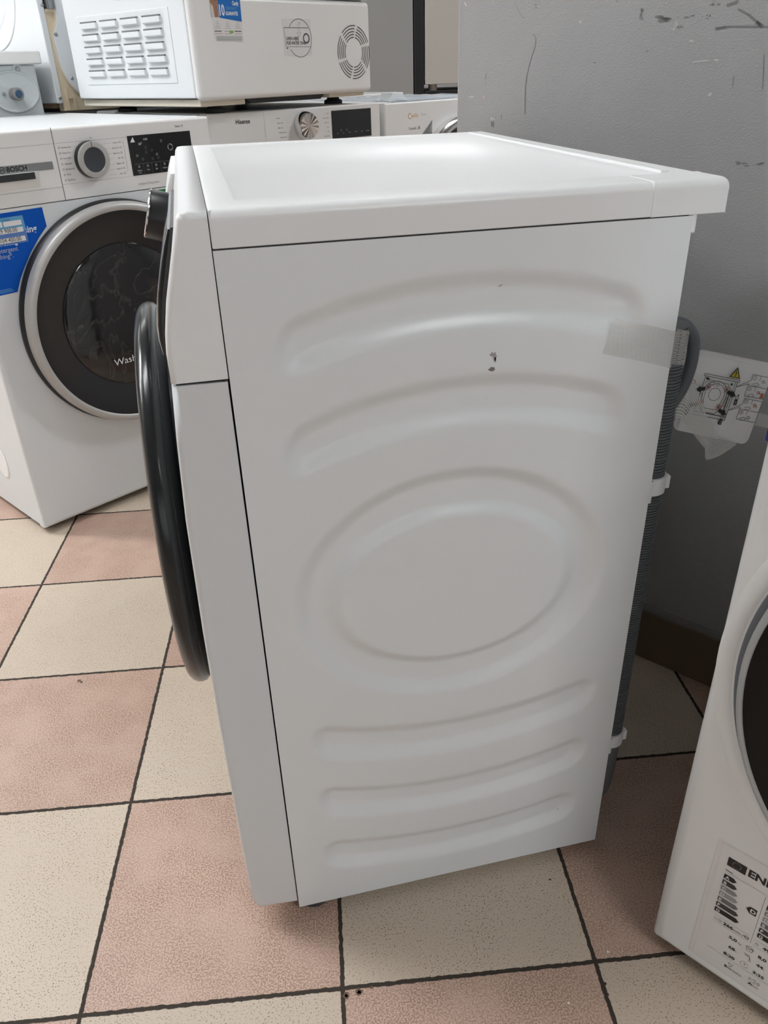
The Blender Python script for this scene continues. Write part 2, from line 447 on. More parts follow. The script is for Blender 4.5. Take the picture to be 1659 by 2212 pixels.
for k, (cx, cy) in enumerate(((0.3526,-.1383),(0.282,-.1819))):
    cb = obj('crumb', lathe([(0,0),(.0012,.0003),(.0014,.0012),(.0008,.0020),(0,.0022)], (0,0,0), X, Y, Z, 10), mat('white_crumb_%d' % k, (.85,.85,.85), .6), None, smooth=True)
    cb.location = (cx, cy, 0); tagg(cb, ('tiny white crumb on the pink tile beside the energy-labelled machine', 'tiny white crumb on the pink tile in front, nearest the viewer')[k], 'crumb', 'white crumbs on the floor')

# ------------------------------------------------------------------ ceiling lights
LWHERE = ['left of the main machine, brightest of all', 'nearest the left wall', 'far left, second from the back wall', 'above the two tumble dryers',
          'nearest the back wall', 'beyond the grey partition, nearer the viewer, added dryer fill', 'beyond the grey partition, farther back, added dryer fill', 'behind the viewer, to the right, added side-panel fill', 'above the silver-ringed washer dryer, added to brighten the lid']
for i, (x, y, a, b, s) in enumerate(LAMPS):
    t = empty('ceiling_light', (x, y, RH), 0, 'long fluorescent ceiling light ' + LWHERE[i], 'light', 'ceiling lights of the shop')
    e = mat('tube_glow_%d' % i, (1, 1, 1), 0.5, emis=(0.96, 0.98, 1.0), es=s)
    obj('frame', boxes((-a-.03, a+.03, -b-.03, -b, -.03, 0), (-a-.03, a+.03, b, b+.03, -.03, 0), (-a-.03, -a, -b, b, -.03, 0), (a, a+.03, -b, b, -.03, 0)), PLAST, t)
    obj('diffuser', box(-a, a, -b, b, -.02, -.012), e, t)

# ------------------------------------------------------------------ main washing machine (world axes: x to the back, y across)
D, H, W, ZB, ZP = 0.4024, 0.8427, 0.618, 0.015, 0.8138
WM = empty('washing_machine', (0, 0, 0), 0,
           'white washing machine seen side-on in the middle, its grooved side panel facing the viewer', 'washing machine')

def sm(t):
    t = max(0.0, min(1.0, t)); return t*t*(3-2*t)
GDEP, GW = 0.0075, 0.021
XC = 0.197
def groove_depth(x, z):
    d = 0.0
    # arched grooves: (zc, Rtop, Rbot, x0, x1, sign)
    for zt0, zb0, R, x0, x1, sg in ((0.786, 0.7308, 0.475, 0.034, 0.374, 1), (0.6975, 0.641, 0.41, 0.034, 0.366, 1),
                                    (0.2905, 0.2335, 0.485, 0.033, 0.374, -1), (0.1968, 0.1412, 0.50, 0.033, 0.372, -1), (0.1088, 0.0513, 0.62, 0.033, 0.368, -1)):
        bow = R - math.sqrt(max(R*R-(x-0.205)**2, 1e-6))
        mid = (zt0+zb0)/2 - sg*bow; hh = (zt0-zb0)/2
        if abs(z-mid) > hh: continue
        cx, hl = (x0+x1)/2, (x1-x0)/2; r = hh*0.95
        qx = max(abs(x-cx)-(hl-r), 0); qz = max(abs(z-mid)-(hh-r), 0)
        s = r - math.hypot(qx, qz)
        if qx == 0 and qz == 0: s = min(hl-abs(x-cx), hh-abs(z-mid))
        d = max(d, sm(s/GW))
    # elliptical ring
    dx, dz = x-XC, z-0.4665
    q = math.hypot(dx/0.168, dz/0.1395); p = math.hypot(dx/0.115, dz/0.083)
    so = (1-q)*0.150; si = (p-1)*0.095
    if so > 0 and si > 0: d = max(d, sm(so/GW)*sm(si/0.019))
    return d*GDEP

def side_panel(far=False):
    nx, nz = 190, 380; vs = []; fs = []
    for j in range(nz+1):
        z = ZB+(ZP-ZB)*j/nz
        for i in range(nx+1):
            x = D*i/nx
            vs.append((x, (W-groove_depth(x, z)) if far else groove_depth(x, z), z))
    for j in range(nz):
        for i in range(nx):
            a = j*(nx+1)+i; q = (a, a+1, a+nx+2, a+nx+1); fs.append(q[::-1] if far else q)
    # folded edges
    ys = -0.012 if far else 0.012
    def edge(idx):
        base = len(vs)
        for k in idx: v = vs[k]; vs.append((v[0], v[1]+ys, v[2]))
        for t in range(len(idx)-1): fs.append((idx[t], idx[t+1], base+t+1, base+t))
    edge([j*(nx+1) for j in range(nz+1)]); edge([j*(nx+1)+nx for j in range(nz+1)])
    edge(list(range(nx+1))); edge([nz*(nx+1)+i for i in range(nx+1)])
    return vs, fs
sp = obj('side_panel', side_panel(), SIDEP, WM, smooth=True, angle=50)
sp['label'] = 'ribbed side panel with arched grooves'
sp2 = obj('side_panel', side_panel(True), SIDEP, WM, smooth=True, angle=50)
# steel rear with pressed recess
bm = bmesh.new(); bm_box(bm, D-.010, D-.002, .004, W-.004, ZB+.01, ZP)
obj('back_panel', bm, GREYW, WM, bevel=0.002)
obj('inner_frame', boxes((0.0, D-.012, .014, W-.014, ZB+.01, ZB+.03), (0.001, 0.010, .014, W-.014, ZB+.03, ZP)), GAP, WM)

# lid: rim with shallow recessed top
def lid_bm():
    bm = bmesh.new(); x0, x1, y0, y1, z0, z1 = 0.0, 0.4323, -0.0008, W+0.0008, 0.8152, H
    a, b, c, d = 0.0215, 0.392, 0.046, 0.585; e = 0.0032; dz = 0.0030
    R = lambda xa, xb, ya, yb, z: [bm.verts.new(p) for p in ((xa,ya,z),(xb,ya,z),(xb,yb,z),(xa,yb,z))]
    B_ = R(x0, x1, y0, y1, z0); T = R(x0, x1, y0, y1, z1); I = R(a, b, c, d, z1); J = R(a+e, b-e, c+e, d-e, z1-dz)
    bm.faces.new(B_[::-1]); bm.faces.new(J)
    for P, Q in ((B_, T), (T, I), (I, J)):
        for k in range(4): bm.faces.new((P[k], P[(k+1)%4], Q[(k+1)%4], Q[k]))
    return bm
def lid_w(a, b):
    if min(a.z, b.z) > H-1e-4 and abs(a.y-b.y) < 1e-5 and (a.y < 0.01 or a.y > W-.01): return 1
    if min(a.x, b.x) > 0.432: return 0.8
    return 0.12 if (a.y < 0.01 or a.y > W-.01 or a.x < .001) and (b.y < 0.01 or b.y > W-.01 or b.x < .001) else 0
obj('lid', lid_bm(), PLAST, WM, bevel=0.0085, seg=5, wf=lid_w)
obj('lid_rib', box(0.396, 0.404, 0.05, 0.585, H-.001, H+.0022), PLAST, WM, bevel=0.001)
def rt_w(a, b):
    if min(a.z, b.z) > H and abs(a.y-b.y) < 1e-5 and a.y < 0: return 1
    if min(a.x, b.x) > .43 and min(a.z, b.z) > H: return .8
    if min(a.x, b.x) > .43 and max(a.y, b.y) < 0: return .5
    return .06
obj('rear_trim', box(0.3615, 0.4330, -0.0013, 0.0440, 0.8149, H+.0004), PLAST, WM, bevel=0.0088, seg=5, wf=rt_w)
obj('lid_gap', box(0.003, D-.004, 0.0015, W-.0015, 0.8135, 0.8155), GAP, WM)
obj('hinge_bracket', boxes((0.4, 0.409, 0.004, 0.05, 0.7985, 0.8155), (0.4, 0.406, 0.0025, 0.01, 0.799, 0.815)), PLAST, WM, bevel=0.0015)

# control panel (side profile) and lower front panel
prof = [(-0.0006, 0.7125), (-0.0006, 0.8427), (-0.018, 0.8427), (-0.0215, 0.842), (-0.0245, 0.838), (-0.031, 0.811), (-0.0412, 0.773), (-0.0450, 0.753), (-0.0466, 0.738), (-0.0468, 0.7125)]
def fas_w(a, b):
    cap = abs(a.y-b.y) < 1e-6
    if not cap: return 0.6 if abs(a.x+.018) < 1e-3 else 0
    if min(a.x, b.x) > -0.002 or max(a.z, b.z) < 0.713: return 0.08
    return 1.0 if min(a.z, b.z) > 0.7 else 0
obj('control_panel', prism(prof, 'y', 0.0, W), PLAST, WM, bevel=0.0065, seg=4, wf=fas_w)
lp = [(-0.0014, 0.7108), (-0.0467, 0.7108), (-0.0505, 0.66), (-0.0545, 0.585), (-0.0570, 0.46), (-0.0576, 0.352), (-0.0568, 0.15), (-0.0552, 0.045), (-0.050, 0.030), (-0.0014, 0.0245)]
def fro_w(a, b):
    cap = abs(a.y-b.y) < 1e-6
    if not cap: return 0
    if min(a.x, b.x) > -0.002 or (min(a.z, b.z) > 0.7105): return 0.1
    return 1.0
obj('front_panel', prism(lp, 'y', 0.0005, W-.0005), WHITE, WM, bevel=0.006, seg=4, wf=fro_w)
obj('panel_joint', box(-0.043, -0.004, 0.003, W-.003, 0.7095, 0.714), GAP, WM)
# fascia slope: point at height z pushed out by d
def fx(z):
    for (xa, za), (xb, zb) in zip(prof[3:], prof[4:]):
        if zb <= z <= za: return xa+(xb-xa)*(za-z)/(za-zb+1e-9)
    return -0.022
def slab(y0, y1, za, zb, d, n=8, round_=0.004):
    """panel following the fascia slope, standing out by d"""
    bm = bmesh.new(); rows = []
    for k in range(n+1):
        z = zb+(za-zb)*k/n; e = d*(1-0.35*(2*k/n-1)**4)
        rows.append([bm.verts.new(p) for p in ((fx(z)+0.002, y0, z), (fx(z)-e*.8, y0, z), (fx(z)-e, y0+round_, z), (fx(z)-e, y1-round_, z), (fx(z)-e*.8, y1, z), (fx(z)+.002, y1, z))])
    for a, b in zip(rows, rows[1:]):
        for i in range(6): bm.faces.new((a[i], a[(i+1)%6], b[(i+1)%6], b[i]))
    bm.faces.new(rows[0]); bm.faces.new(rows[-1][::-1])
    return bm
obj('display', slab(0.035, 0.262, 0.826, 0.727, 0.0075), BLACK, WM, smooth=True, angle=30)
obj('display_trim', slab(0.0335, 0.264, 0.8275, 0.7255, 0.004), DGREY, WM, smooth=True, angle=30)
dr = obj('detergent_drawer', slab(0.37, 0.60, 0.832, 0.735, 0.0085), PLAST, WM, smooth=True, angle=30)
# knob
kn = Vector((-0.957, 0, 0.29)).normalized(); kc = Vector((-0.0335, 0.322, 0.7905)); ku = Vector((0,1,0)); kv = kn.cross(ku)
bm = lathe([(0,0.0),(0.0262,0.0),(0.0258,0.026),(0.0246,0.0275),(0.0,0.0275)], kc, ku, kv, kn, 64)
kb = obj('program_knob', bm, BLKPL, WM, smooth=True, angle=40)
bm = lathe([(0.0244,0.0272),(0.0261,0.0262),(0.0262,0.0275),(0.0250,0.0285),(0.0200,0.0285),(0.0195,0.0275)], kc, ku, kv, kn, 64)
obj('knob_rim', bm, CHROME, kb, smooth=True)
# door: black ring on the front, axis -x
dc = (0, 0.305, 0.4600); du, dv, dw = (0,1,0), (0,0,1), (-1,0,0)
dfr = obj('door_frame', lathe([(0.150,0.045),(0.207,0.045),(0.2085,0.060),(0.2095,0.064),(0.2125,0.0665),(0.220,0.068),(0.2285,0.0685),(0.2350,0.0695),(0.2392,0.0735),(0.2405,0.0785),(0.2398,0.0835),(0.2372,0.0880),(0.2330,0.0912),(0.226,0.0930),(0.205,0.0938),(0.17,0.0925),(0.160,0.088),(0.150,0.08)], dc, du, dv, dw, 160), GUNMET, WM, smooth=True, angle=60)
obj('door_seal', lathe([(0.2088,0.0615),(0.2100,0.0625),(0.232,0.0680),(0.2345,0.0689),(0.2345,0.0696)], dc, du, dv, dw, 120), BLKPL, WM, smooth=True)
obj('door_glass', lathe([(0.172,0.0930),(0.160,0.0900),(0.14,0.0850),(0.10,0.0780),(0.0,0.0740)], dc, du, dv, dw, 96), GLASSD, WM, smooth=True)
for fxx, fy in ((0.022, 0.025), (0.36, 0.045), (0.035, W-.045), (0.36, W-.045)):
    bm = cyl(None or bmesh.new(), (fxx, fy, 0), 0.021, Z, 0.0, 0.012, 20, 0.002); cyl(bm, (fxx, fy, 0), 0.006, Z, 0.012, 0.026, 10)
    obj('foot', bm, KNOBC, WM, smooth=True)

# drain hose with corrugations, clipped to the rear
HX, HY, HR = 0.4168, 0.0275, 0.0150
prf = []; z = 0.175; pitch = 0.0033
while z < 0.712:
    prf += [(HR-.0016, z), (HR-.0014, z+pitch*.32), (HR, z+pitch*.45), (HR, z+pitch*.88)]; z += pitch
bm = lathe([(0, 0.175)]+prf+[(0, z)], (HX, HY, 0), X, Y, Z, 28)
hs = obj('drain_hose', bm, HOSE, WM, smooth=True, angle=20)
hs['label'] = 'grey corrugated drain hose'
obj('hose_end', tube(catmull([(HX,HY,.178),(HX,HY,.13),(HX-.002,HY+.005,.08),(HX-.008,HY+.03,.045),(HX-.016,HY+.10,.04)]), HR*.93), HOSE, hs, smooth=True)
for zc_, in ((0.545,), (0.182,)):
    bm = lathe([(HR+.0002,-.010),(HR+.0022,-.0095),(HR+.0022,.0095),(HR+.0002,.010)], (HX,HY,zc_), X, Y, Z, 36)
    bm_box(bm, HX-.0175, HX-.006, HY-.019, HY-.0145, zc_-.016, zc_+.009)
    bm_box(bm, HX+.013, HX+.0185, HY-.010, HY-.004, zc_-.006, zc_+.008)
    obj('hose_clip', bm, PLAST, WM, smooth=True)
# power cable loop
cp = [(0.405,0.055,0.690),(0.425,0.048,0.7055),(0.441,0.045,0.7040),(0.4535,0.046,0.6900),(0.4590,0.050,0.672),(0.4600,0.053,0.652),(0.4580,0.058,0.630),(0.4500,0.062,0.610),(0.440,0.064,0.600)]
obj('power_cable', tube(catmull(cp, 10), 0.0062, 14), CABLE, WM, smooth=True)
cp = [(0.406,0.075,0.672),(0.425,0.07,0.672),(0.433,0.064,0.655),(0.434,0.06,0.62),(0.431,0.058,0.58),(0.42,0.056,0.55),(0.405,0.056,0.53)]
obj('inlet_cable', tube(catmull(cp, 8), 0.0060, 12), CABLE, WM, smooth=True)

# tape on the side panel and round the hose
def strip_mesh(A, B_, n=None):
    """ribbon between two polylines with uv: u along, v across"""
    bm = bmesh.new(); uv = bm.loops.layers.uv.new('UVMap'); n = len(A)
    a = [bm.verts.new(p) for p in A]; b = [bm.verts.new(p) for p in B_]
    for i in range(n-1):
        f = bm.faces.new((a[i], a[i+1], b[i+1], b[i]))
        for l, (uu, vv) in zip(f.loops, ((i/(n-1),1),((i+1)/(n-1),1),((i+1)/(n-1),0),(i/(n-1),0))): l[uv].uv = (uu, vv)
    return bm
Au = [(0.3396,-.0008,0.7319),(0.371,-.0008,0.7233),(0.4028,-.0009,0.7140)]
Bl = [(0.3318,-.0008,0.7006),(0.367,-.0008,0.6905),(0.4032,-.0009,0.6792)]
for k, a in enumerate((-1.9,-1.2,-.7,-.25,.2)):
    x = HX+(HR+.0009)*math.cos(a); y = HY+(HR+.0009)*math.sin(a)
    Au.append((x, y, 0.7120-.003*k)); Bl.append((x, y, 0.6775-.002*k))
obj('adhesive_tape', strip_mesh(Au, Bl), TAPE1, WM)
# dirt spots on the panel
ps = Print(lambda u, v, L: (u, groove_depth(u, v)-L, v))
def spot(cx, cz, rx, rz, seed, mt):
    r = random.Random(seed)
    ps.poly([(cx+rx*math.cos(k*PI/5)*r.uniform(.55,1), cz+rz*math.sin(k*PI/5)*r.uniform(.55,1)) for k in range(10)], mt)
ST = mat('grey_brown_dirt', (0.22, 0.19, 0.18), 0.7); ST2 = mat('pale_dirt', (0.42, 0.40, 0.39), 0.7)
spot(0.2268, 0.6970, 0.0040, 0.0024, 1, ST); spot(0.2290, 0.7085, 0.0020, 0.0048, 2, ST2); spot(0.2265, 0.7105, 0.0022, 0.0025, 3, ST2); spot(0.2295,.7055,.0012,.0028,4,ST)
spot(0.2335, 0.7672, 0.0014, 0.0009, 5, ST2); spot(0.2352, 0.7680, 0.0008, 0.0008, 6, ST2); spot(0.2255,0.667,.0006,.0006,7,ST2); spot(.345,.085,.0008,.0008,8,ST); spot(.272,.1,.0006,.0006,9,ST)
ps.build('dirt_marks', WM)['kind'] = 'stuff'

# ------------------------------------------------------------------ instruction card and crumpled tape
cn = Vector((-.35,-.92,.15)).normalized(); cC = Vector((0.47,0.08,0.70))
ctl, cbr = Vector((0.4759,0.0723,0.6665)), Vector((0.5258,0.0376,0.5705))
cr = Vector((0.5441,0.0448,0.6572))-Vector((0.4855,0.069,0.6686)); cr -= cn*cr.dot(cn); cr.normalize()
cd = cn.cross(cr); cd = cd if cd.z < 0 else -cd
CW, CH = 0.0790, 0.0880
c0 = Vector((0.4800,0.0712,0.6675)); c0 -= cn*(c0-cC).dot(cn)   # top left corner
card = empty('instruction_card', c0, 0, 'white transit-bolt instruction card with yellow warning triangle hanging behind the main machine', 'card')
def cpt(u, v, L=0.0):                       # u 0..1 across, v 0..1 down
    curl = 0.006*max(0, 0.22-u)**2/0.05
    return tuple(cr*(u*CW)+cd*(v*CH)+cn*(L-curl))
n_ = 14; vs = []; fs = []
def card_out():
    r = .085; p = []
    for cx, cy, a in ((1-r*.9,r,-PI/2),(1-r*.9,1-r,0),(r*.9,1-r,PI/2),(r*.9,r,PI)):
        p += [(cx+r*.9*math.cos(a+PI/2*k/6), cy+r*math.sin(a+PI/2*k/6)) for k in range(7)]
    return p
co = card_out()
bm = bmesh.new()
A = [bm.verts.new(cpt(u, v, 0)) for u, v in co]; B2 = [bm.verts.new(cpt(u, v, -0.0006)) for u, v in co]
bm.faces.new(A); bm.faces.new(B2[::-1])
for i in range(len(co)): bm.faces.new((A[i], B2[i], B2[(i+1)%len(co)], A[(i+1)%len(co)]))
obj('sheet', bm, mat('coated_card', (0.86, 0.86, 0.85), 0.35), card)
# the drawing: coordinates in the (u, v) frame of the card, v downwards
pc = Print(lambda u, v, L: cpt(u, v, L+0.0002))
LW = 0.006
def PL(p, mt=INK2, w_=LW, closed=False): pc.line(p, w_, mt, closed)
pc.poly([(.48,.245),(.625,.245),(.552,.115)], INK, 0.0004); pc.poly([(.500,.234),(.605,.234),(.552,.137)], YELLOW, 0.0008)
pc.line([(.552,.165),(.552,.205)], .012, INK, lift=.0011); pc.disc(.552,.220,.007,INK,lift=.0011)
PL([(.17,.26),(.63,.26),(.63,.285),(.17,.285)],INK2,.007,True); PL([(.19,.285),(.19,.76),(.61,.76),(.61,.285)],INK2,.008); PL([(.585,.285),(.585,.72)],INK2,.006)
PL([(.19,.72),(.61,.72)],INK,.009); PL([(.555,.44),(.555,.70)],INK,.012)
pc.arc(.375,.475,.155,.012,INK3,PI,2*PI,18); PL([(.22,.475),(.235,.66),(.30,.71),(.45,.71),(.51,.64),(.53,.475)],INK3,.012)
pc.arc(.375,.475,.125,.006,INK2,PI,2*PI,18); PL([(.25,.475),(.265,.66),(.47,.66),(.50,.475)],INK2,.006)
pc.arc(.375,.48,.075,.006,INK2); pc.arc(.375,.36,.018,.008,INK3)
PL([(.25,.34),(.33,.34),(.33,.375),(.25,.375)],INK2,.005,True); PL([(.21,.37),(.24,.32),(.50,.33),(.58,.41)],INK2,.006)
for u, v in ((.545,.325),(.215,.31),(.235,.312)): pc.disc(u, v, .014, INK)
PL([(.535,.50),(.575,.50),(.575,.60),(.535,.60)],INK2,.005,True); PL([(.195,.50),(.225,.50),(.225,.585),(.195,.585)],INK2,.005,True)
for u, v in ((.265,.405),(.505,.395),(.235,.60),(.475,.615)):
    pc.arc(u, v, .030, .009, REDI); pc.disc(u, v, .016, INK2, lift=.0008)
pc.arc(.07,.385,.020,.008,REDI)
def arrow(u, v, du_, dv_, s=1.0):
    d = Vector((du_, dv_)).normalized(); n = Vector((-d.y, d.x)); p = Vector((u, v))
    pc.poly([p-n*.022*s, p+d*.06*s-n*.022*s, p+d*.06*s-n*.042*s, p+d*.125*s, p+d*.06*s+n*.042*s, p+d*.06*s+n*.022*s, p+n*.022*s], INK, .0009)
arrow(.235,.43,-1,.35); arrow(.525,.42,1,.28); arrow(.205,.625,-1,.40); arrow(.49,.65,1,.35)
for u, v in ((.665,.47),(.56,.735),(.10,.70)):
    pc.disc(u+.01, v-.035, .010, INK); pc.arc(u+.005, v, .018, .007, INK2); pc.poly([(u-.02,v+.02),(u+.02,v+.015),(u+.025,v+.085),(u-.015,v+.09)], INK, .0008)
    pc.disc(u+.003, v+.045, .007, PAPERG, lift=.001); pc.disc(u+.006, v+.070, .007, PAPERG, lift=.001)
pc.arc(.56,.80,.018,.012,INK)
def bubble(u0, v0, tipu, tipv):
    PL([(u0,v0+.07),(u0,v0),(u0+.235,v0),(u0+.235,v0+.26),(u0-.015,v0+.26),(u0-.015,v0+.115),(tipu,tipv),(u0,v0+.07)],INK2,.006)
    PL([(u0-.015,v0+.135),(u0+.235,v0+.135)],INK2,.005)
bubble(.765,.165,.61,.345); bubble(.765,.455,.61,.635)
for n, (u, v) in enumerate(((.80,.20),(.785,.335),(.80,.49),(.785,.625))):
    pc.arc(u, v, .024, .005, INK2); vs_, fs_ = text_polys(str(n+1)); k = .028/.69; b0 = len(pc.v)
    for a, b in vs_: pc.v.append(cpt(u-.010+a*k, v+.013-b*k, .0006))
    for q in fs_: pc.fc.append(tuple(i+b0 for i in q)); pc.mi.append(pc.m(INK2))
    PL([(u+.0,v+.075),(u+.05,v+.055),(u+.08,v+.065)],INK2,.005); PL([(u+.01,v+.095),(u+.06,v+.09),(u+.085,v+.07)],INK2,.005)
    PL([(u+.075,v-.03),(u+.07,v+.02)],INK2,.005)
    for j in range(3 if n < 3 else 0): pc.arc(u+.12+.008*j, v+.03+.012*j, .020, .007, REDI if n != 0 else INKLG, PI, 1.9*PI, 10)
    if n == 3: pc.arc(u+.11, v+.05, .018, .007, INK2)
pc.poly([(.945,.36),(.985,.36),(.985,.42),(.945,.42)], REDI)
pc.build('printing', card)

def ray_pl(*p): return Vector(p)
def off(p, d): return tuple(Vector(p)+cn*d)
ct = empty('crumpled_tape', (0.4636,0.0688,0.6164), 0, 'crumpled strip of clear ribbed tape twisted between the drain hose and the instruction card', 'tape')
def rel(P): return [tuple(Vector(p)-Vector((0.4636,0.0688,0.6164))) for p in P]
t1a = [(0.4350,0.0330,0.6480),(0.4560,0.058,0.6430),(0.4723,0.0669,0.6386),(0.4830,0.0585,0.6180),(0.4900,0.0530,0.6000),(0.4985,0.0475,0.5850)]
t1b = [(0.4350,0.0350,0.6030),(0.4500,0.058,0.6000),(0.4655,0.0620,0.5960),(0.4750,0.0570,0.5850),(0.4830,0.0520,0.5740),(0.4905,0.0465,0.5650)]
def sub(A, n=5, seed=1, amp=.0016):
    r = random.Random(seed); out = catmull(A, n)
    return [tuple(p+cn*(r.uniform(0, amp)+.002)) for p in out]
obj('ribbon', strip_mesh(rel(sub(t1a)), rel(sub(t1b, seed=2))), TAPE2, ct, smooth=True)
t2a = [(0.4985,0.0475,0.5850),(0.5010,0.0480,0.5800),(0.5060,0.0465,0.5765),(0.5130,0.0430,0.5740),(0.5222,0.0385,0.5712)]
t2b = [(0.4905,0.0465,0.5650),(0.4920,0.0450,0.5540),(0.4965,0.0450,0.5515),(0.5060,0.0420,0.5560),(0.5205,0.0372,0.5690)]
obj('fold', strip_mesh(rel(sub(t2a, seed=3, amp=.001)), rel(sub(t2b, seed=4, amp=.001))), TAPE2, ct, smooth=True)
def cw(u, v, L): return Vector(c0)+Vector(cpt(u, v, L))
t3a = [tuple(cw(.70,.585,-.0015)), tuple(cw(.9,.59,-.0015)), tuple(cw(1.2,.60,-.002)), tuple(cw(1.35,.6,-.0035))]
t3b = [tuple(cw(.70,.745,-.0015)), tuple(cw(.9,.75,-.0015)), tuple(cw(1.2,.755,-.002)), tuple(cw(1.35,.76,-.0035))]
obj('tail', strip_mesh(rel(t3a), rel(t3b)), TAPE2, ct)

# ------------------------------------------------------------------ generic front-loading machine; local axes: x along the front, y depth, z up
def door(parent, cx, cz, prof_ring, ring_mat, prof_in, in_mat, prof_bowl, bowl_mat_, prof_gap=None, gap_mat=None):
    fr = obj('door_ring', lathe(prof_ring, (cx,0,cz), X, Z, NY, 128), ring_mat, parent, smooth=True, angle=50)
    if prof_gap: obj('door_seal', lathe(prof_gap, (cx,0,cz), X, Z, NY, 128), gap_mat, parent, smooth=True, angle=50)
    obj('door_surround', lathe(prof_in, (cx,0,cz), X, Z, NY, 128), in_mat, parent, smooth=True, angle=50)
    obj('door_glass', lathe(prof_bowl, (cx,0,cz), X, Z, NY, 96), bowl_mat_, parent, smooth=True, angle=50)
    return fr

def body(t, W_, D_, H_, seam, zb=0.03, fm=WHITE, rv=0.010, lidt=0.022, lidy=0.03, foot=True, base=0.0, lid_over=0.0):
    obj('cabinet', box(0.001, W_-.001, 0.028, D_, base+zb, H_-lidt), WHITE, t, bevel=0.004)
    def fw_(a, b):
        if max(a.y, b.y) > 0.02: return 0.05
        return 0.12 if min(a.z, b.z) > seam-1e-4 else 1.0
    obj('front_panel', box(0, W_, 0, 0.030, base+zb, seam), fm, t, bevel=rv, seg=4, wf=fw_)
    obj('control_panel', box(0, W_, -0.001, 0.030, seam+.0014, H_-.001), PLASTW, t, bevel=0.005, seg=4, wf=lambda a, b: 0.2 if max(a.z, b.z) < seam+.01 else (1.0 if max(a.y, b.y) < .02 else .2))
    obj('lid', box(0.0005, W_-.0005, lidy, D_+lid_over, H_-lidt, H_), WHITE, t, bevel=0.005, seg=3)
    obj('seam_gap', box(0.004, W_-.004, 0.004, 0.03, seam-.004, seam+.006), GAP, t)
    obj('plinth', box(0.02, W_-.02, 0.03, D_-.03, base+.012, base+zb), GAP, t)
    if foot:
        for x in (0.05, W_-.05):
            for y in (0.06, D_-.06):
                obj('foot', cyl(bmesh.new(), (x, y, base), 0.02, Z, 0, zb, 16, .002), RUBBER, t, smooth=True)

# ---- washer dryer on the left
BW = empty('washer_dryer', (-0.4482, 1.0841, 0), math.radians(34),
           'white washer dryer at the left with silver-ringed dark door and blue price sticker', 'washing machine')
body(BW, 0.598, 0.645, 0.845, 0.7088, zb=0.016, rv=0.012)
gx = (0.305, 0.450)
door(BW, 0.3060, 0.4550,
     [(0.2430,0.018),(0.2440,0.028),(0.2420,0.0365),(0.2385,0.0405),(0.2320,0.0412),(0.2275,0.0400),(0.2255,0.037)], SILVER,
     [(0.2265,0.0385),(0.2180,0.0370),(0.200,0.0300),(0.175,0.0200),(0.160,0.0135),(0.1565,0.012)], mat('door_black_surround', (0.010,0.0105,0.012), 0.32),
     [(0.1570,0.0135),(0.1510,0.0165),(0.127,0.021),(0.08,0.0255),(0.0,0.0275)], BOWL,
     [(0.2430,-0.002),(0.2470,0.001),(0.2475,0.009),(0.2440,0.0125),(0.2420,0.0205),(0.2400,0.0215)], BLKPL)
# drawer front with brand strip, seam lines, panel details
pf = Print(front(-.001))
for p in ([(0.2185,0.845),(0.2185,0.711)],): pf.line(p, 0.0012, INK2)
pf.line([(0.0,0.8165),(0.382,0.8165)], 0.0007, INKLG)
pf.line([(0.0,0.7360),(0.2185,0.7360)], 0.0010, INKLG); pf.line([(0.2185,0.7400),(0.385,0.7400)], 0.0005, INKLG)
pf.rect(0.012, 0.7705, 0.2072, 0.7850, DSILV, 0.0008)
pf.text('BOSCH', 0.1120, 0.7740, 0.0088, INK, 0.03, sx=1.0, lift=0.0012)
pf.arc(0.1030,0.7784,0.0056,0.0011,INK,lift=0.0012); pf.line([(0.1005,0.7755),(0.1005,0.7813)],.0011,INK,lift=.0012); pf.line([(0.1055,0.7755),(0.1055,0.7813)],.0011,INK,lift=.0012); pf.line([(0.1005,0.7784),(0.1055,0.7784)],.0011,INK,lift=.0012)
left = ['Intensive Dry', 'Gentle Dry', 'Iron Assist', 'Automatic', 'Delicates/Silk', 'Wool', 'Spin/Drain']
right = ['Cottons', 'Easy Care', 'Easy Care', 'Mix', 'Hygiene', 'Rapid 45', 'Rinse', ]
for i, s in enumerate(left):
    z = 0.8065-0.0101*i
    pf.text(s, 0.2325, z, 0.0031, INK2, 0.0, sx=.85); pf.arc(0.2275, z+.0015, 0.0017, 0.0006, INK2, n=8)
    if i < 3: pf.line([(0.2325+.0022*len(s)+.002, z+.0015),(0.2490+.002*i, z+.0015)], .0003, INK3)
for i, s in enumerate(right):
    z = 0.8068-0.0101*i
    pf.text(s, 0.3600, z, 0.0030, INK2, 0.0, align='r', sx=.85); pf.arc(0.3645, z+.0015, 0.0017, 0.0006, INK2, n=8)
    pf.line([(0.328, z+.0015),(0.344, z+.0015)], .0003, INK3)
pf.line([(0.3690,0.810),(0.3725,0.808),(0.3725,0.752),(0.369,0.750)], .0004, INK2)
pf.text('Off', 0.300, 0.8195, 0.0028, INK2, align='c'); pf.text('Serie | 8', 0.507, 0.8275, 0.0046, INK2, 0.0, sx=.9)
pf.text('Intelligent Dosing System', 0.3925, 0.7205, 0.0044, INK3, 0.0, sx=.82)
pf.build('panel_printing', BW)
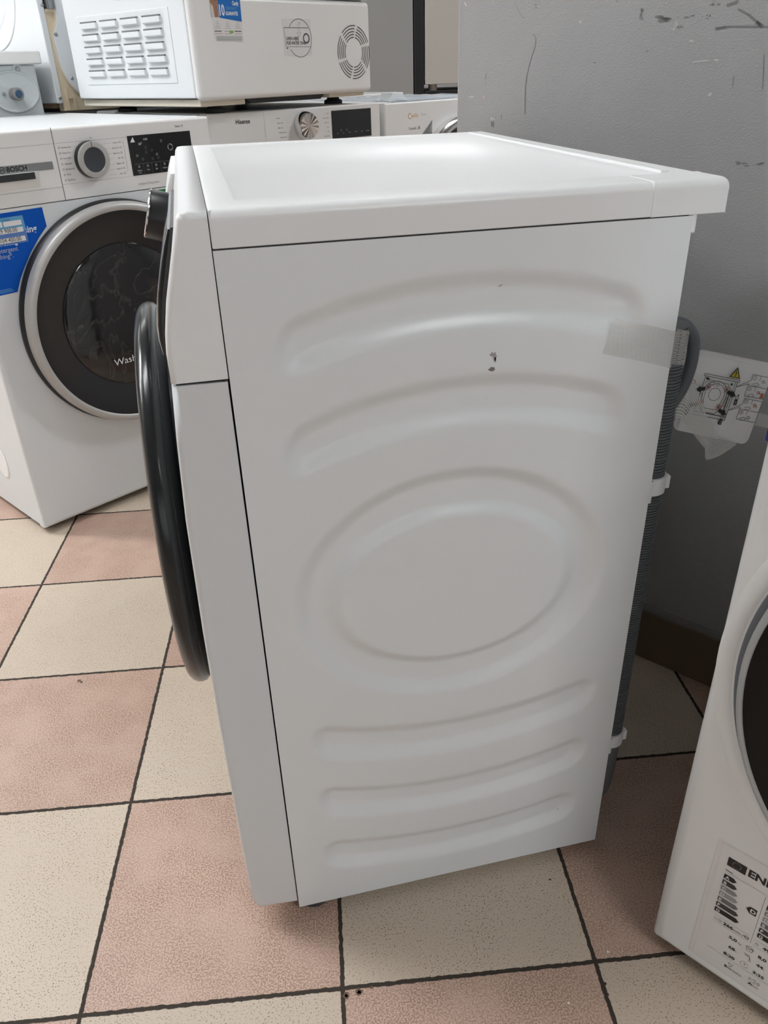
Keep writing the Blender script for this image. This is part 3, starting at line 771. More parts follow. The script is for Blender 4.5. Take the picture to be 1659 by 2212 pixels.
# pull recess below the strip
bm = prism([(-0.001,0.7705),(-0.010,0.7705),(-0.003,0.7440),(-0.0005,0.7400)], 'x', 0.012, 0.172)
obj('drawer_pull', bm, PLASTW, BW, smooth=True, angle=30)
obj('pull_recess', box(0.012, 0.1625, -0.0105, -0.001, 0.7575, 0.7702), DGREY, BW, bevel=.001)
kb = obj('program_knob', lathe([(0.0350,0.001),(0.0356,0.003),(0.0350,0.013),(0.0342,0.015)], (0.2900,0,0.7812), X, Z, NY, 64), BLKPL, BW, smooth=True)
obj('knob_ring', lathe([(0.0344,0.0140),(0.0349,0.0180),(0.0339,0.0200),(0.0290,0.0207),(0.0245,0.0207),(0.0237,0.0195)], (0.2900,0,0.7812), X, Z, NY, 64), SILVER, kb, smooth=True)
obj('knob_face', lathe([(0.0243,0.0200),(0.0230,0.0195),(0,0.0193)], (0.2900,0,0.7812), X, Z, NY, 48), KNOBC, kb, smooth=True)
pk = Print(front(-.0207)); pk.line([(0.2890,0.8055),(0.2885,0.8150)], .0012, INK); pk.build('knob_mark', kb)
dp = Print(front(-.0022))
obj('display', box(0.3835, 0.5435, -0.0022, 0.002, 0.7398, 0.8185), BLACK, BW, bevel=.0008)
dp.poly([(0.3885,0.8055),(0.4000,0.8055),(0.3960,0.8155)], INKW)
dp.text('1400', 0.4210, 0.8075, 0.0040, INKLG, 0.01); dp.text('60°', 0.4075, 0.7990, 0.0048, INKLG, 0.01)
DIM = mat('dim_display_print', (0.12, 0.13, 0.14), .4)
for u, v in ((0.4650,0.8035),(0.4495,0.7780),(0.4000,0.7790),(0.4240,0.7930),(0.4240,0.7840),(0.438,0.787),(0.4130,0.771),(0.4370,0.770),(.452,.771)): dp.arc(u, v, 0.0022, 0.0008, INK3 if u in (0.4650,0.4495,0.4) else DIM, n=10)
dp.arc(0.4860,0.7895,0.0060,0.0016,INKLG,0.2,1.9,8); dp.arc(0.4860,0.7895,0.0060,0.0016,INKLG,2.3,4.0,8); dp.arc(0.4860,0.7895,0.0060,0.0016,INKLG,4.4,6.1,8)
dp.line([(0.3900,0.7625),(0.5380,0.7625)], .0006, DIM)
for i, s in enumerate(('Starting Time', 'Temp', 'Spin', 'Options', 'Ready in')):
    u = 0.4005+0.0215*i
    dp.arc(u, 0.7570, 0.0020, 0.0008, INKLG, n=10); dp.text(s.split()[0], u, 0.7480, 0.0030, INKLG, 0.01, align='c', sx=.8)
    if ' ' in s: dp.text(s.split()[1], u, 0.7435, 0.0026, INKLG, 0.01, align='c', sx=.8)
    dp.line([(u+.0107,0.7410),(u+.0107,0.7620)], .0005, DIM)
dp.build('display_printing', BW)
pg = Print(front(-.0262)); pg.text('Wash & Dry', 0.2385, 0.3530, 0.0150, INKW, 0.0, sx=1.12); pg.build('door_printing', BW)
# blue advert sticker with price label
st = Print(front(0.0)); st.lift = 0.0006
arcp = [(0.299+0.2700*math.cos(a)*1.0, 0.4585+0.2700*math.sin(a)) for a in [math.radians(k) for k in (129,135,141,147,153,157)]]
st.poly([(0.0125,0.7015),(0.1655,0.7035),(0.1662,0.6665)]+[(0.1450,0.6475),(0.1210,0.6220),(0.1010,0.5960),(0.0860,0.5740),(0.0741,0.5512),(0.0125,0.5500)], BLUE)
st.text('Auto Dosing', 0.1443, 0.6603, 0.0125, INKW, 0.02, align='r', sx=.95, lift=.0008)
st.text('Best dosing', 0.0985, 0.6425, 0.0085, INKW, 0.03, align='r', sx=.9, lift=.0008)
st.text('of detergent', 0.0965, 0.6300, 0.0085, INKLG, 0.0, align='r', sx=.95, lift=.0008); st.text('washing*.', 0.0840, 0.6185, 0.0085, INKLG, 0.0, align='r', sx=.95, lift=.0008)
for k in range(3): st.rect(0.015, 0.5545+.0026*k, 0.0680-.002*k, 0.5555+.0026*k, LBLUE, .0008)
st.poly([(0.0250,0.6940),(0.1216,0.6940),(0.1225,0.6660),(0.025,0.6660)], LBLUE, .0010)
st.poly([(0.0250,0.6660),(0.1225,0.6660),(0.1210,0.6435),(0.025,0.6420)], MBLUE, .0010)
for u0, u1, v0, v1 in ((0.028,0.0775,0.6770,0.6870),(0.0800,0.1165,0.6770,0.6865),(0.028,0.1168,0.6640,0.6735),(0.028,0.1172,0.6465,0.6560)): st.rrect(u0, v0, u1, v1, .0018, PAPER, .0012)
st.text('Termine', 0.0800, 0.6878, 0.0028, INK, 0.0, lift=.0014)
st.text('129 900.00', 0.1045, 0.6655, 0.0080, INK, 0.0, align='r', sx=.85, lift=.0015); st.text('104 400.00', 0.1080, 0.6480, 0.0080, INK, 0.0, align='r', sx=.85, lift=.0015)
st.build('advert_sticker', BW, 'blue advert sticker with a handwritten price label')
gs = Print(front(0)); gs.lift = .0006; gs.rect(0.4370, 0.6750, 0.5000, 0.7052, GREEN); gs.build('green_sticker', BW, 'green sticker')
# side grip recess
bm = lathe([(0.0,0.004),(0.022,0.0035),(0.030,0.001),(0.033,0.0)], (0.0,0.160,0.135), (0,1,0), (0,0,1.35), (1,0,0), 40)
gm = obj('side_grip', lathe([(0.033,0.0005),(0.0305,0.002),(0.026,0.0025),(0.0,0.0027)], (0.0012,0.160,0.140), (0,1,0), (0,0,1.3), (-1,0,0), 40), PLAST, BW, smooth=True)

# ---- washing machine behind, next to it
HW = empty('washing_machine', (0.050, 1.575, 0), math.radians(31.5),
           'white washing machine with chrome knob and black display under the louvred tumble dryer', 'washing machine')
body(HW, 0.595, 0.58, 0.843, 0.742, rv=.008)
door(HW, 0.2975, 0.44, [(0.235,0.0),(0.236,0.03),(0.225,0.036),(0.20,0.034)], DGREY, [(0.20,0.034),(0.17,0.022),(0.155,0.015)], BLKPL, [(0.155,0.016),(0.1,0.02),(0,0.022)], GLASSD)
ph = Print(front(-.001)); ph.text('Hisense', 0.0830, 0.8150, 0.0100, INK, 0.02, sx=.98)
ph.line([(0.1720,0.8400),(0.1740,0.7450)], .0007, INKLG)
for i, s in enumerate(('Cotton', 'Cotton Dry', 'Baby Care', 'Mix/Wash Dry', 'Allergen Care', 'Wool')):
    ph.text(s, 0.2120+.002*i, 0.8195-.0115*i, .0032, INK2, 0.0, sx=.9); ph.line([(0.245,0.821-.0115*i),(0.262,0.821-.0115*i)], .0003, INKLG)
for i, s in enumerate(('Auto', 'Power Wash', "Quick 15'", 'Jeans', 'Spin', 'Drum Clean', 'Rinse')):
    ph.text(s, 0.3950, 0.8220-.0112*i, .0032, INK2, 0.0, align='r', sx=.9)
ph.text('On', 0.303, 0.8330, .0036, INK2, align='c'); ph.build('panel_printing', HW)
kb = obj('program_knob', lathe([(0.036,0.0),(0.0365,0.004),(0.0335,0.020),(0.031,0.0245)], (0.3055,0,0.7980), X, Z, NY, 72), CHROME, HW, smooth=True)
# faceted knob cap
bm = bmesh.new(); nn = 28; c_ = bm.verts.new((0.3055,-0.0262,0.7980)); rim = []
for k in range(nn):
    a = 2*PI*k/nn; rim.append(bm.verts.new((0.3055+.031*math.cos(a), -0.0245-(.0022 if k % 2 else -.0003), 0.7980+.031*math.sin(a))))
for k in range(nn): bm.faces.new((c_, rim[k], rim[(k+1)%nn]))
obj('knob_cap', bm, CHROME, kb)
obj('display', box(0.4055, 0.5560, -0.0028, 0.002, 0.7570, 0.8290), BLACK, HW, bevel=.0008)
ph = Print(front(-.0028))
for u, s in ((0.424,'Dry'),(0.446,'Spin'),(0.469,'Temp'),(0.494,'Function'),(0.5175,'Delay'),(0.5400,'Start/Pause')): ph.text(s, u, 0.7700, .0032, INK3, 0.0, align='c', sx=.7)
for u in (0.438,0.458): ph.arc(u, 0.7785, .0020, .0007, INK3, n=8)
ph.build('display_printing', HW)

# ---- third machine, cut by the wall
CW_ = empty('washing_machine', (0.575, 1.900, 0), math.radians(31.5),
            'white washing machine with gold lettering, half hidden by the grey wall', 'washing machine')
body(CW_, 0.598, 0.54, 0.838, 0.30, rv=.008)
door(CW_, 0.335, 0.585, [(0.203,0.0),(0.206,0.03),(0.197,0.038),(0.182,0.040),(0.180,0.034)], CHROME, [(0.182,0.034),(0.165,0.025),(0.155,0.015)], mat('green_black_surround', (0.02,0.03,0.028), .2), [(0.155,0.016),(0.1,0.02),(0,0.022)], GLASSD)
ph = Print(front(-.001)); ph.text('C', 0.0980, 0.7905, .0155, GOLD, 0.0); ph.text('anDy', 0.1130, 0.7945, .0100, GOLD, 0.0, sx=1.0)
ph.text('Smart', 0.1560, 0.7975, .0070, INKLG, 0.0); ph.text('7 ExclusiveXL', 0.0990, 0.7610, .0070, INK2, 0.0, sx=.62); ph.text('A', 0.1410, 0.7600, .0100, INK2, 0.02)
ph.poly([(0.1530,0.7400),(0.2060,0.7400),(0.2060,0.7830),(0.1850,0.7650)], DSILV); ph.text('Smart Touch', 0.1820, 0.7560, .0028, INK2, 0.0, sx=.8)
ph.build('panel_printing', CW_)
ph = Print(front(-.041)); ph.rect(0.2950, 0.6900, 0.3450, 0.7640, SKYB); ph.rect(0.3010, 0.7330, 0.3450, 0.7500, PAPER, .0008); ph.rect(0.3010, 0.7050, 0.3450, 0.7220, PAPER, .0008); ph.build('door_sticker', CW_, 'blue and white sticker on the door')

# ---- back-to-back row behind
B2W = empty('washing_machine', (0.235, 2.430, 0), math.radians(31.5),
            'white washing machine standing behind the wall-side machine, only its bright lid showing', 'washing machine')
body(B2W, 0.74, 0.62, 0.842, 0.74, rv=.008)
B3W = empty('washing_machine', (-0.40, 2.055, 0), math.radians(36),
            'white washing machine carrying the far-left dryer, almost hidden behind the price-stickered machine', 'washing machine')
body(B3W, 0.598, 0.55, 0.845, 0.74, rv=.008)

# packaging on the third machine
pfz = empty('foam_block', (0.645, 2.02, 0.838), math.radians(31.5), 'small white foam packing piece on the lid of the wall-side machine', 'packaging')
bm = prism([(-.05,0),(.05,0),(.028,.012),(.018,.024),(-.02,.024),(-.03,.012)], 'y', 0, .05)
obj('block', bm, FOAM, pfz, bevel=.003)
fw = empty('plastic_film', (0.612, 1.945, 0.838), math.radians(31.5), 'creased clear plastic film with a blue stripe lying on the lid of the wall-side machine', 'packaging')
vs = []; fs = []; r_ = random.Random(3)
for j in range(9):
    for i in range(31): vs.append((i*.0165, j*.05, .0012+.005*abs(math.sin(i*.9+j*1.3))*r_.random()))
for j in range(8):
    for i in range(30): a = j*31+i; fs.append((a, a+1, a+32, a+31))
obj('sheet', (vs, fs), mat('milky_film', (0.80,0.86,0.92), .25, alpha=.55), fw, smooth=True, angle=80)
pfm = Print(lambda u, v, L: (u, v, .0075+L)); pfm.rect(0.0, 0.0, 0.30, 0.012, LBLUE); pfm.rect(.32,.004,.40,.014,LBLUE); pfm.build('stripe', fw)

# ---- tumble dryer on top
DR = empty('tumble_dryer', (0.040, 1.495, 0.843), math.radians(36),
           'white tumble dryer with louvred side and round fan grille, standing on the chrome-knobbed washing machine', 'tumble dryer')
zb = 0.029; DH = 0.85
obj('cabinet', box(0.0, 0.602, 0.020, 0.535, zb+.006, DH-.03), WHITE, DR, bevel=0.004)
obj('front_panel', box(0.0, 0.604, -0.0, 0.024, zb, 0.2425), PLASTW, DR, bevel=0.012, seg=4)
obj('front_panel', box(0.0, 0.604, -0.004, 0.024, 0.2450, DH-.10), WHITE, DR, bevel=0.010, seg=4)
obj('control_panel', box(0.0, 0.604, -0.002, 0.024, DH-.098, DH-.02), PLASTW, DR, bevel=0.006, seg=4)
obj('top_panel', box(-.002, 0.606, 0.0, 0.545, DH-.03, DH), PLAST, DR, bevel=0.006)
obj('base_tray', box(0.012, 0.150, 0.02, 0.540, zb-.012, zb+.004), CREAML, DR, bevel=.002)
obj('base_tray', prism([(0.15,zb+.006),(0.45,zb+.006),(0.43,zb-.012),(0.19,zb-.012)], 'y', 0.035, .5), DGREY, DR)
obj('base_tray', box(0.45, 0.590, 0.02, 0.540, zb-.010, zb+.004), CREAML, DR, bevel=.002)
for x, y in ((0.105,0.085),(0.545,0.10),(0.10,0.47),(0.52,0.48)):
    obj('foot', lathe([(0,0.0),(0.026,0.0),(0.026,0.008),(0.018,0.012),(0.016,0.020),(0,.02)], (x,y,0), X, Y, Z, 24), RUBBER, DR, smooth=True)
# louvred vent panel pressed in the left side (4 x 5)
y0, y1, z0, z1 = 0.080, 0.480, 0.068, 0.222
fr = obj('vent_panel', boxes((-.0014, .001, y0, y1, z0, z1)), WHITE, DR, bevel=.0012)
for j in range(5):
    for i in range(4):
        yy = 0.108+0.0915*i; zz = 0.0835+0.0268*j
        bm = prism([(0.0, zz), (-0.0085, zz+.0035), (-0.0092, zz+.0140), (-.0092, zz+.0150), (-0.0010, zz+.0150)], 'y', yy, yy+.0720)
        o = obj('louvre', bm, WHITE, fr, bevel=.0012, seg=2)
        obj('slot', box(-.0080, -.0012, yy+.003, yy+.070, zz+.0151, zz+.0185), SLOTG, o)
bm = lathe([(0.150,0.0),(0.1485,0.0018),(0.145,0.0018),(0.1435,0.0)], (0.0,0.270,0.3960), (0,1,0), (0,0,1), (-1,0,0), 64)
obj('side_embossing', bm, WHITE, DR, smooth=True)
# fan grille: arc slots
pgm = Print(front(0.0)); gcx, gcz = 0.5335, 0.1245
for k, r in enumerate((0.0625, 0.0555, 0.0485, 0.0420, 0.0352)):
    for s in range(6):
        a0 = math.radians(60*s+18+k*1.5+4); a1 = math.radians(60*s+78+k*1.5-4)
        pgm.arc(gcx, gcz, r, 0.0027, INK2, a0, a1, 12)
pgm.build('fan_grille', DR, 'round fan grille of arc slots')
pd = Print(front(0.0)); ZD = -0.843
def q(z): return z+ZD
pd.rect(0.2760, q(0.9620), 0.3740, q(1.0420), LABELW, .0003)
pd.arc(0.3330, q(1.0005), 0.0415, 0.0014, INK2, math.radians(-145), math.radians(145), 40, lift=.0006)
pd.line([(0.2810,q(1.0230)),(0.3640,q(1.0230))], .0014, INK2, lift=.0006); pd.line([(0.2810,q(1.0230)),(0.2835,q(.9820)),(0.3700,q(.9815))], .0009, INK2, lift=.0006)
pd.text('OPEN HERE', 0.2860, q(0.9960), 0.0070, INK2, 0.03, sx=.82, lift=.0006); pd.text('FOR WATER TANK', 0.2860, q(0.9865), 0.0070, INK2, 0.03, sx=.78, lift=.0006)
pd.arc(0.3560, q(1.0000), .0100, .0040, INK2, n=14, lift=.0006); pd.rect(0.2860, q(.9775), .2900, q(.9800), INK, .0006)
pd.line([(0.3330,q(1.0350)),(0.3290,q(1.0280)),(0.3290,q(1.0120)),(0.3240,q(1.0120)),(0.3305,q(1.0030)),(0.3380,q(1.0120)),(0.3340,q(1.0120)),(.3345,q(1.028)),(.338,q(1.034))], .0007, INK3, True, lift=.0008)
pd.build('water_tank_sticker', DR, 'round sticker reading OPEN HERE FOR WATER TANK')
# guarantee sticker
pd = Print(front(0.0)); pd.lift = .0004
pd.poly([(0.0590,q(1.0985)),(0.1480,q(1.0985)),(0.1465,q(.9915)),(0.0610,q(0.9985))], LABELW)
pd.poly([(0.0790,q(1.0985)),(0.1480,q(1.0985)),(0.1472,q(1.0335)),(0.0815,q(1.0405))], SKYB, .0007)
pd.rect(0.0585, q(1.0412), 0.0795, q(1.0985), SKIN, .0007); pd.disc(0.0725, q(1.0800), .0070, BROWN, lift=.0009); pd.poly([(0.0585,q(1.0412)),(0.0680,q(1.0412)),(0.0660,q(1.062)),(0.0585,q(1.070))], PAPERG, .0009)
pd.text('10', 0.0830, q(1.0455), 0.0205, INKW, 0.03, sx=.62, lift=.0010); pd.text('YEAR PARTS', 0.1010, q(1.0560), 0.0070, LBLUE, 0.0, sx=.62, lift=.001); pd.text('GUARANTEE', 0.1010, q(1.0460), 0.0070, INKW, 0.03, sx=.62, lift=.001)
pd.text('Candy', 0.1230, q(1.0660), 0.0080, INKW, 0.03, sx=.62, lift=.001)
for k, u in enumerate((0.0735, 0.1030, 0.1330)):
    for j in range(4): pd.rect(u-.004-.0015*j, q(1.0320-.0042*j), u+.004+.0015*j, q(1.0332-.0042*j), INKLG, .0008)
    pd.rect(u-.011, q(1.0130), u+.010, q(1.0148), INK2 if k != 1 else INKLG, .0008); pd.rect(u-.011, q(1.0085), u+.010, q(1.0092), REDI, .0008)
pd.rect(0.1070, q(1.0105), 0.1180, q(1.0150), LIME, .001)
for j in range(5): pd.rect(0.066, q(1.0030-.0020*j), 0.143, q(1.0038-.0020*j), INK3, .0008)
pd.build('guarantee_sticker', DR, 'blue and white ten year guarantee sticker')

# ---- second dryer at the far left, its back strip of cream plastic
D2 = empty('tumble_dryer', (-0.344, 1.999, 0.845), math.radians(36),
           'white tumble dryer at the top left with embossed circle side and cream plastic back', 'tumble dryer')
obj('cabinet', box(0.0, 0.018, 0.0, 0.56, 0.022, 0.84), WHITE, D2, bevel=.003)
obj('cabinet', box(0.018, 0.595, 0.03, 0.56, 0.022, 0.84), GREYW, D2, bevel=.003)
obj('base_tray', box(0.006, 0.59, 0.036, 0.55, 0.010, 0.0225), WOOD, D2)
obj('rear_duct', prism([(0.0185,0.002),(0.30,0.002),(0.30,.247),(0.0185,.247)], 'y', 0.004, .030), CREAM, D2, bevel=.002)
for b_ in ((0.030,0.034,-.004,.006,.004,.060),(0.050,0.054,-.004,.006,.004,.040),(0.0185,0.060,-.004,.006,.240,.247),(0.036,0.048,-.003,.006,.033,.0365)): obj('rear_duct_rib', box(*b_), CREAM, D2, bevel=.001)
cov = [(0.0455,0.2390),(0.0430,0.2200),(0.0340,0.2030),(0.0265,0.1900),(0.0245,0.1825),(0.0255,0.1500),(0.0275,0.1200),(0.0320,0.1000),(0.0430,0.0760),(0.0640,0.0500),(0.0820,0.0360),(0.16,0.025),(0.50,0.025),(0.50,0.79),(0.0455,0.79)]
obj('rear_cover', prism(cov, 'y', -0.010, .006), WHITE, D2, bevel=.002)
obj('cover_edge', prism([(x-.0022, z-.0012) for x, z in cov], 'y', -0.0070, .005), CREAML, D2)
obj('cover_dome', lathe([(0.20,-0.001),(0.193,0.012),(0.165,0.026),(0.12,0.034),(0.0,0.036)], (0.262,-0.010,0.262), X, (0,0,1.05), NY, 64), WHITE, D2, smooth=True)
obj('rear_channel', boxes((0.0225,0.0455,-.008,.03,.247,.80),(0.0250,0.0275,-.013,-.007,.247,.80),(0.040,0.0425,-.013,-.007,.247,.80)), ZINC, D2, bevel=.001)
for x, z in ((0.013,.256),(0.030,.188),(0.010,.036),(0.052,.083)):
    obj('screw', cyl(bmesh.new(), (x, -.0105 if x > .02 and z > .05 else 0, z), .0045, NY, -.004, .0035, 12, .001), ZINC, D2, smooth=True)
for R_, rr in ((0.165, .0025),(0.115,.002)):
    obj('side_embossing', lathe([(R_+.005,0.0),(R_+.002,rr),(R_-.002,rr),(R_-.005,0.0)], (0.0,0.275,0.325), (0,1,0), (0,0,1), (-1,0,0), 96), WHITE, D2, smooth=True)
obj('side_embossing', box(-.0022, .001, 0.11, 0.42, 0.03, 0.135), WHITE, D2, bevel=.002)
for x, y in ((0.06,0.06),(0.54,0.06),(0.06,0.5),(0.54,0.5)):
    obj('foot', cyl(bmesh.new(), (x, y, 0), 0.022, Z, 0, 0.012, 20, .002), RUBBER, D2, smooth=True)

# ---- raised machine showing its back with the water inlet
o_ = Vector((-0.4482,1.0841,0)); a_ = math.radians(34); ux = Vector((math.cos(a_), math.sin(a_), 0)); uy = Vector((-math.sin(a_), math.cos(a_), 0))
gp = o_+ux*(-0.041)+uy*0.700
pal = empty('pallet', gp, a_, 'low wooden pallet under the raised machine behind the washer dryer', 'pallet')
obj('boards', boxes(*[(0, 0.6, 0.02+.11*k, 0.10+.11*k, 0.12, 0.145) for k in range(5)], *[(0.02+.24*k, 0.10+.24*k, 0.02, 0.54, 0, 0.12) for k in range(3)]), WOOD, pal)
GM = empty('washing_machine', (gp.x, gp.y, 0.145), a_, 'pale machine turned away at the far left, showing its rear panel and water inlet valve', 'washing machine')
obj('cabinet', box(0.0, 0.595, 0.0, 0.52, 0.012, 0.818), GREYW, GM, bevel=.003)
obj('lid', box(-.012, 0.609, -0.020, 0.545, 0.819, 0.8505), PLASTW, GM, bevel=.005)
obj('inlet_recess', lathe([(0.052,0.0),(0.050,0.0035),(0.047,0.0036),(0.044,0.001),(0.0,0.0008)], (0.522,0,0.756), (1.35,0,0), (0,0,1), NY, 48), GREYW, GM, smooth=True)
iv = obj('inlet_valve', cyl(bmesh.new(), (0.520,0,0.751), 0.0150, NY, 0.0, 0.030, 28, .002), mat('valve_grey', (0.28,0.28,0.27), .5), GM, smooth=True)
obj('valve_filter', cyl(bmesh.new(), (0.520,0,0.751), 0.0095, NY, 0.028, 0.0325, 24, .001), mat('valve_blue', (0.03,0.08,0.16), .4), iv, smooth=True)
for x, z, r in ((0.492,0.752,.0045),(0.545,0.8085,.006),(0.540,0.752,.003)):
    obj('screw', cyl(bmesh.new(), (x, 0, z), r, NY, 0.0, 0.005, 14, .001), ZINC, GM, smooth=True)
obj('screw_recess', lathe([(0.014,0.0),(0.013,0.0015),(0.010,0.0005),(0,.0005)], (0.5440,0,0.8085), X, Z, NY, 24), GREYW, GM, smooth=True)
for x in (0.05,0.54):
    for y in (0.05,0.47): obj('foot', cyl(bmesh.new(), (x, y, 0), 0.02, Z, 0, 0.013, 16), RUBBER, GM)

# ---- tall metal appliances in the background
F1 = empty('refrigerator', (0.45, 3.6, 0), 0, 'tall grey steel refrigerator with black door edge beyond the machines', 'refrigerator')
obj('cabinet', box(0.0, 0.667, 0.0, 0.62, 0.04, 1.80), STEEL, F1, bevel=.004)
obj('door', box(0.671, 0.722, 0.0, 0.62, 0.06, 1.80), BLKPL, F1, bevel=.006)
for x in (0.06,0.6):
    for y in (0.06,0.56): obj('foot', cyl(bmesh.new(), (x, y, 0), 0.025, Z, 0, 0.045, 14), RUBBER, F1)
PLN = empty('display_plinth', (1.176, 3.60, 0), 0, 'black display plinth under the warm grey steel appliance', 'plinth')
obj('base', box(0.0, 0.62, 0.0, 0.60, 0.0, 0.80), BLKPL, PLN, bevel=.004); obj('top', box(-.003, 0.623, -.003, 0.603, 0.80, 0.822), BLKPL, PLN, bevel=.002)
F2 = empty('steel_appliance', (1.176, 3.60, 0.822), 0, 'warm grey steel appliance side standing on a black plinth beside the refrigerator', 'appliance')
obj('cabinet', box(0.0, 0.60, 0.0, 0.58, 0.027, 0.85), STEEL2, F2, bevel=.004)
for x in (0.055,0.54):
    for y in (0.06,0.52): obj('foot', cyl(bmesh.new(), (x, y, 0), 0.022, Z, 0, 0.028, 14), CREAML, F2)

# ---- machine at the right edge with the energy label
RA = math.radians(-55.82)
RM = empty('washer_dryer', (0.4014, -0.143, 0), RA,
           'white washer dryer cut by the right edge, with black round door and EU energy label', 'washing machine')
body(RM, 0.596, 0.455, 0.845, 0.73, zb=0.022, rv=0.014, fm=NEWW)
door(RM, 0.277, 0.4620,
     [(0.2495,0.004),(0.2500,0.011),(0.2488,0.0150),(0.2465,0.0165),(0.2438,0.0160),(0.2425,0.013)], DSILV2,
     [(0.2435,0.0145),(0.2350,0.0140),(0.215,0.010),(0.19,0.004),(0.165,0.002)], DEEPB,
     [(0.170,0.004),(0.160,0.008),(0.12,0.014),(0.0,0.018)], GLASSD,
     [(0.2570,-0.001),(0.2555,0.0030),(0.2520,0.0050),(0.2490,0.0055)], mat('seal_slate', (0.10,0.11,0.125), .4))
sl = lathe([(0.2745,-0.0001),(0.272,0.0010),(0.266,0.0013),(0.261,0.0009),(0.2560,-0.001)], (0.277,0,0.462), X, Z, NY, 128)
obj('pressed_ring', sl, NEWW, RM, smooth=True, angle=80)
pr_ = Print(front(0.0)); pr_.lift = .0005
pr_.rect(0.0448, 0.0434, 0.1700, 0.2345, FILMW, .0004)
pr_.rect(0.0500, 0.0455, 0.1680, 0.2333, PAPER, .0006)
L1 = .0009
pr_.rect(0.0582, 0.2063, 0.0768, 0.2187, INK, L1)
for k in range(12):
    a = 2*PI*k/12; pr_.disc(0.0675+.0042*math.cos(a), 0.2125+.0042*math.sin(a), .00042, INKW, 5, lift=L1+.0003)
pr_.text('ENERG', 0.0792, 0.2080, 0.0098, INK, 0.035, sx=.98, lift=L1)
pr_.text('Haier', 0.0585, 0.1978, 0.0024, INK2, 0.02, lift=L1)
pr_.line([(0.0588,0.1962),(0.1650,0.1962)], .0003, INK2, lift=L1)
ARR = ['1c1c1c', '343434', '8c8c8c', '9c9c9c', '6c6c6c', '3c3838', '141414']
AM = [mat('arrow_grey_%d' % k, lin(h), .5) for k, h in enumerate(ARR)]
for base, dl in ((0.0585, 0.0), (0.1035, 0.0)):
    for k in range(7):
        z = 0.1858-0.00905*k; L_ = 0.0098+0.0021*k
        pr_.poly([(base, z), (base+L_, z), (base+L_+.0033, z+.0034), (base+L_, z+.0068), (base, z+.0068)], AM[k], L1)
        pr_.text('ABCDEFG'[k], base+.0016, z+.0014, .0040, INKW, .03, lift=L1+.0003)
for base, ch in ((0.0865, 'D'), (0.1330, 'A')):
    pr_.poly([(base, 0.1630), (base+.0036, 0.1680), (base+.0105, 0.1680), (base+.0105, 0.1580), (base+.0036, 0.1580)], INK, L1)
    pr_.text(ch, base+.0044, 0.1602, .0055, INKW, .03, lift=L1+.0003)
pr_.line([(0.1000,0.1935),(0.1000,0.1165)], .0003, INK2, lift=L1)
pr_.line([(0.0600,0.1259),(0.0975,0.1259)], .00025, INK2, lift=L1); pr_.line([(0.0600,0.1160),(0.0982,0.1160)], .00025, INK2, lift=L1)
pr_.line([(0.1025,0.1259),(0.1650,0.1259)], .00025, INK2, lift=L1); pr_.line([(0.1025,0.1160),(0.1650,0.1160)], .00025, INK2, lift=L1)
pr_.line([(0.0615,0.0711),(0.1650,0.0711)], .00025, INK2, lift=L1)
pr_.arc(0.0622,0.1205,.0015,.0004,INK2,n=12,lift=L1)
for k in range(3): pr_.line([(0.0652+.0014*k,0.1185),(0.0658+.0014*k,0.1200),(0.0650+.0014*k,0.1215),(0.0656+.0014*k,0.1228)], .0003, INK2, lift=L1)
pr_.text('266', 0.0705, 0.1185, .0042, INK, .035, sx=1.15, lift=L1); pr_.text('kWh', 0.0815, 0.1185, .0028, INK2, .0, lift=L1); pr_.text('/', 0.0905, 0.1180, .0042, INK2, .0, lift=L1); pr_.arc(0.0952,0.1207,.0022,.0006,INK2,n=14,lift=L1); pr_.line([(0.0935,0.1207),(0.0969,0.1207)],.0006,INK2,lift=L1)
pr_.arc(0.1060,0.1205,.0015,.0004,INK2,n=12,lift=L1); pr_.text('49', 0.1120, 0.1185, .0042, INK, .035, sx=1.15, lift=L1)
pr_.text('5,0', 0.0795, 0.1040, .0042, INK, .03, sx=1.15, lift=L1); pr_.text('kg', 0.0895, 0.1040, .0026, INK2, lift=L1)
pr_.text('68', 0.0818, 0.0887, .0042, INK, .03, sx=1.15, lift=L1); pr_.text('L', 0.0895, 0.0887, .0024, INK2, lift=L1)
pr_.text('8:20', 0.0790, 0.0745, .0042, INK, .03, sx=1.15, lift=L1)
pr_.text('8,0', 0.1105, 0.1020, .0042, INK, .03, sx=1.15, lift=L1); pr_.text('44', 0.1112, 0.0885, .0042, INK, .03, sx=1.15, lift=L1); pr_.text('L', 0.1185, 0.0885, .0024, INK2, lift=L1); pr_.text('3:35', 0.1105, 0.0745, .0042, INK, .03, sx=1.15, lift=L1)
pr_.line([(0.0975,0.1090),(0.0985,0.1030),(0.1040,0.1030),(0.1052,0.1090),(0.1015,0.1110)], .0005, INK2, True, lift=L1); pr_.line([(0.0985,0.1085),(0.1010,0.1060),(0.1030,0.1085),(0.1045,0.1060)], .0008, INK2, lift=L1)
pr_.line([(0.0975,0.0965),(0.1035,0.0965)], .0005, INK2, lift=L1); pr_.line([(0.0985,0.0945),(0.1035,0.0945),(0.1045,0.0905)], .0007, INK2, lift=L1); pr_.arc(0.1045,0.0890,.0013,.0004,INK2,n=10,lift=L1)
pr_.arc(0.1010,0.0785,.0042,.0004,INK2,0.4,6.0,24,lift=L1); pr_.line([(0.1010,0.0805),(0.1010,0.0782),(0.1022,0.0782)], .0005, INK2, lift=L1)
pr_.line([(0.0860,0.0660),(0.0915,0.0660),(0.0900,0.0620),(0.0885,0.0600),(0.0880,0.0625)], .0004, INK2, True, lift=L1); pr_.text('ABCDEFG', 0.0860, 0.0560, .0028, INK2, .0, sx=.9, lift=L1); pr_.text('B', 0.0835, 0.0560, .0034, INK, .04, lift=L1)
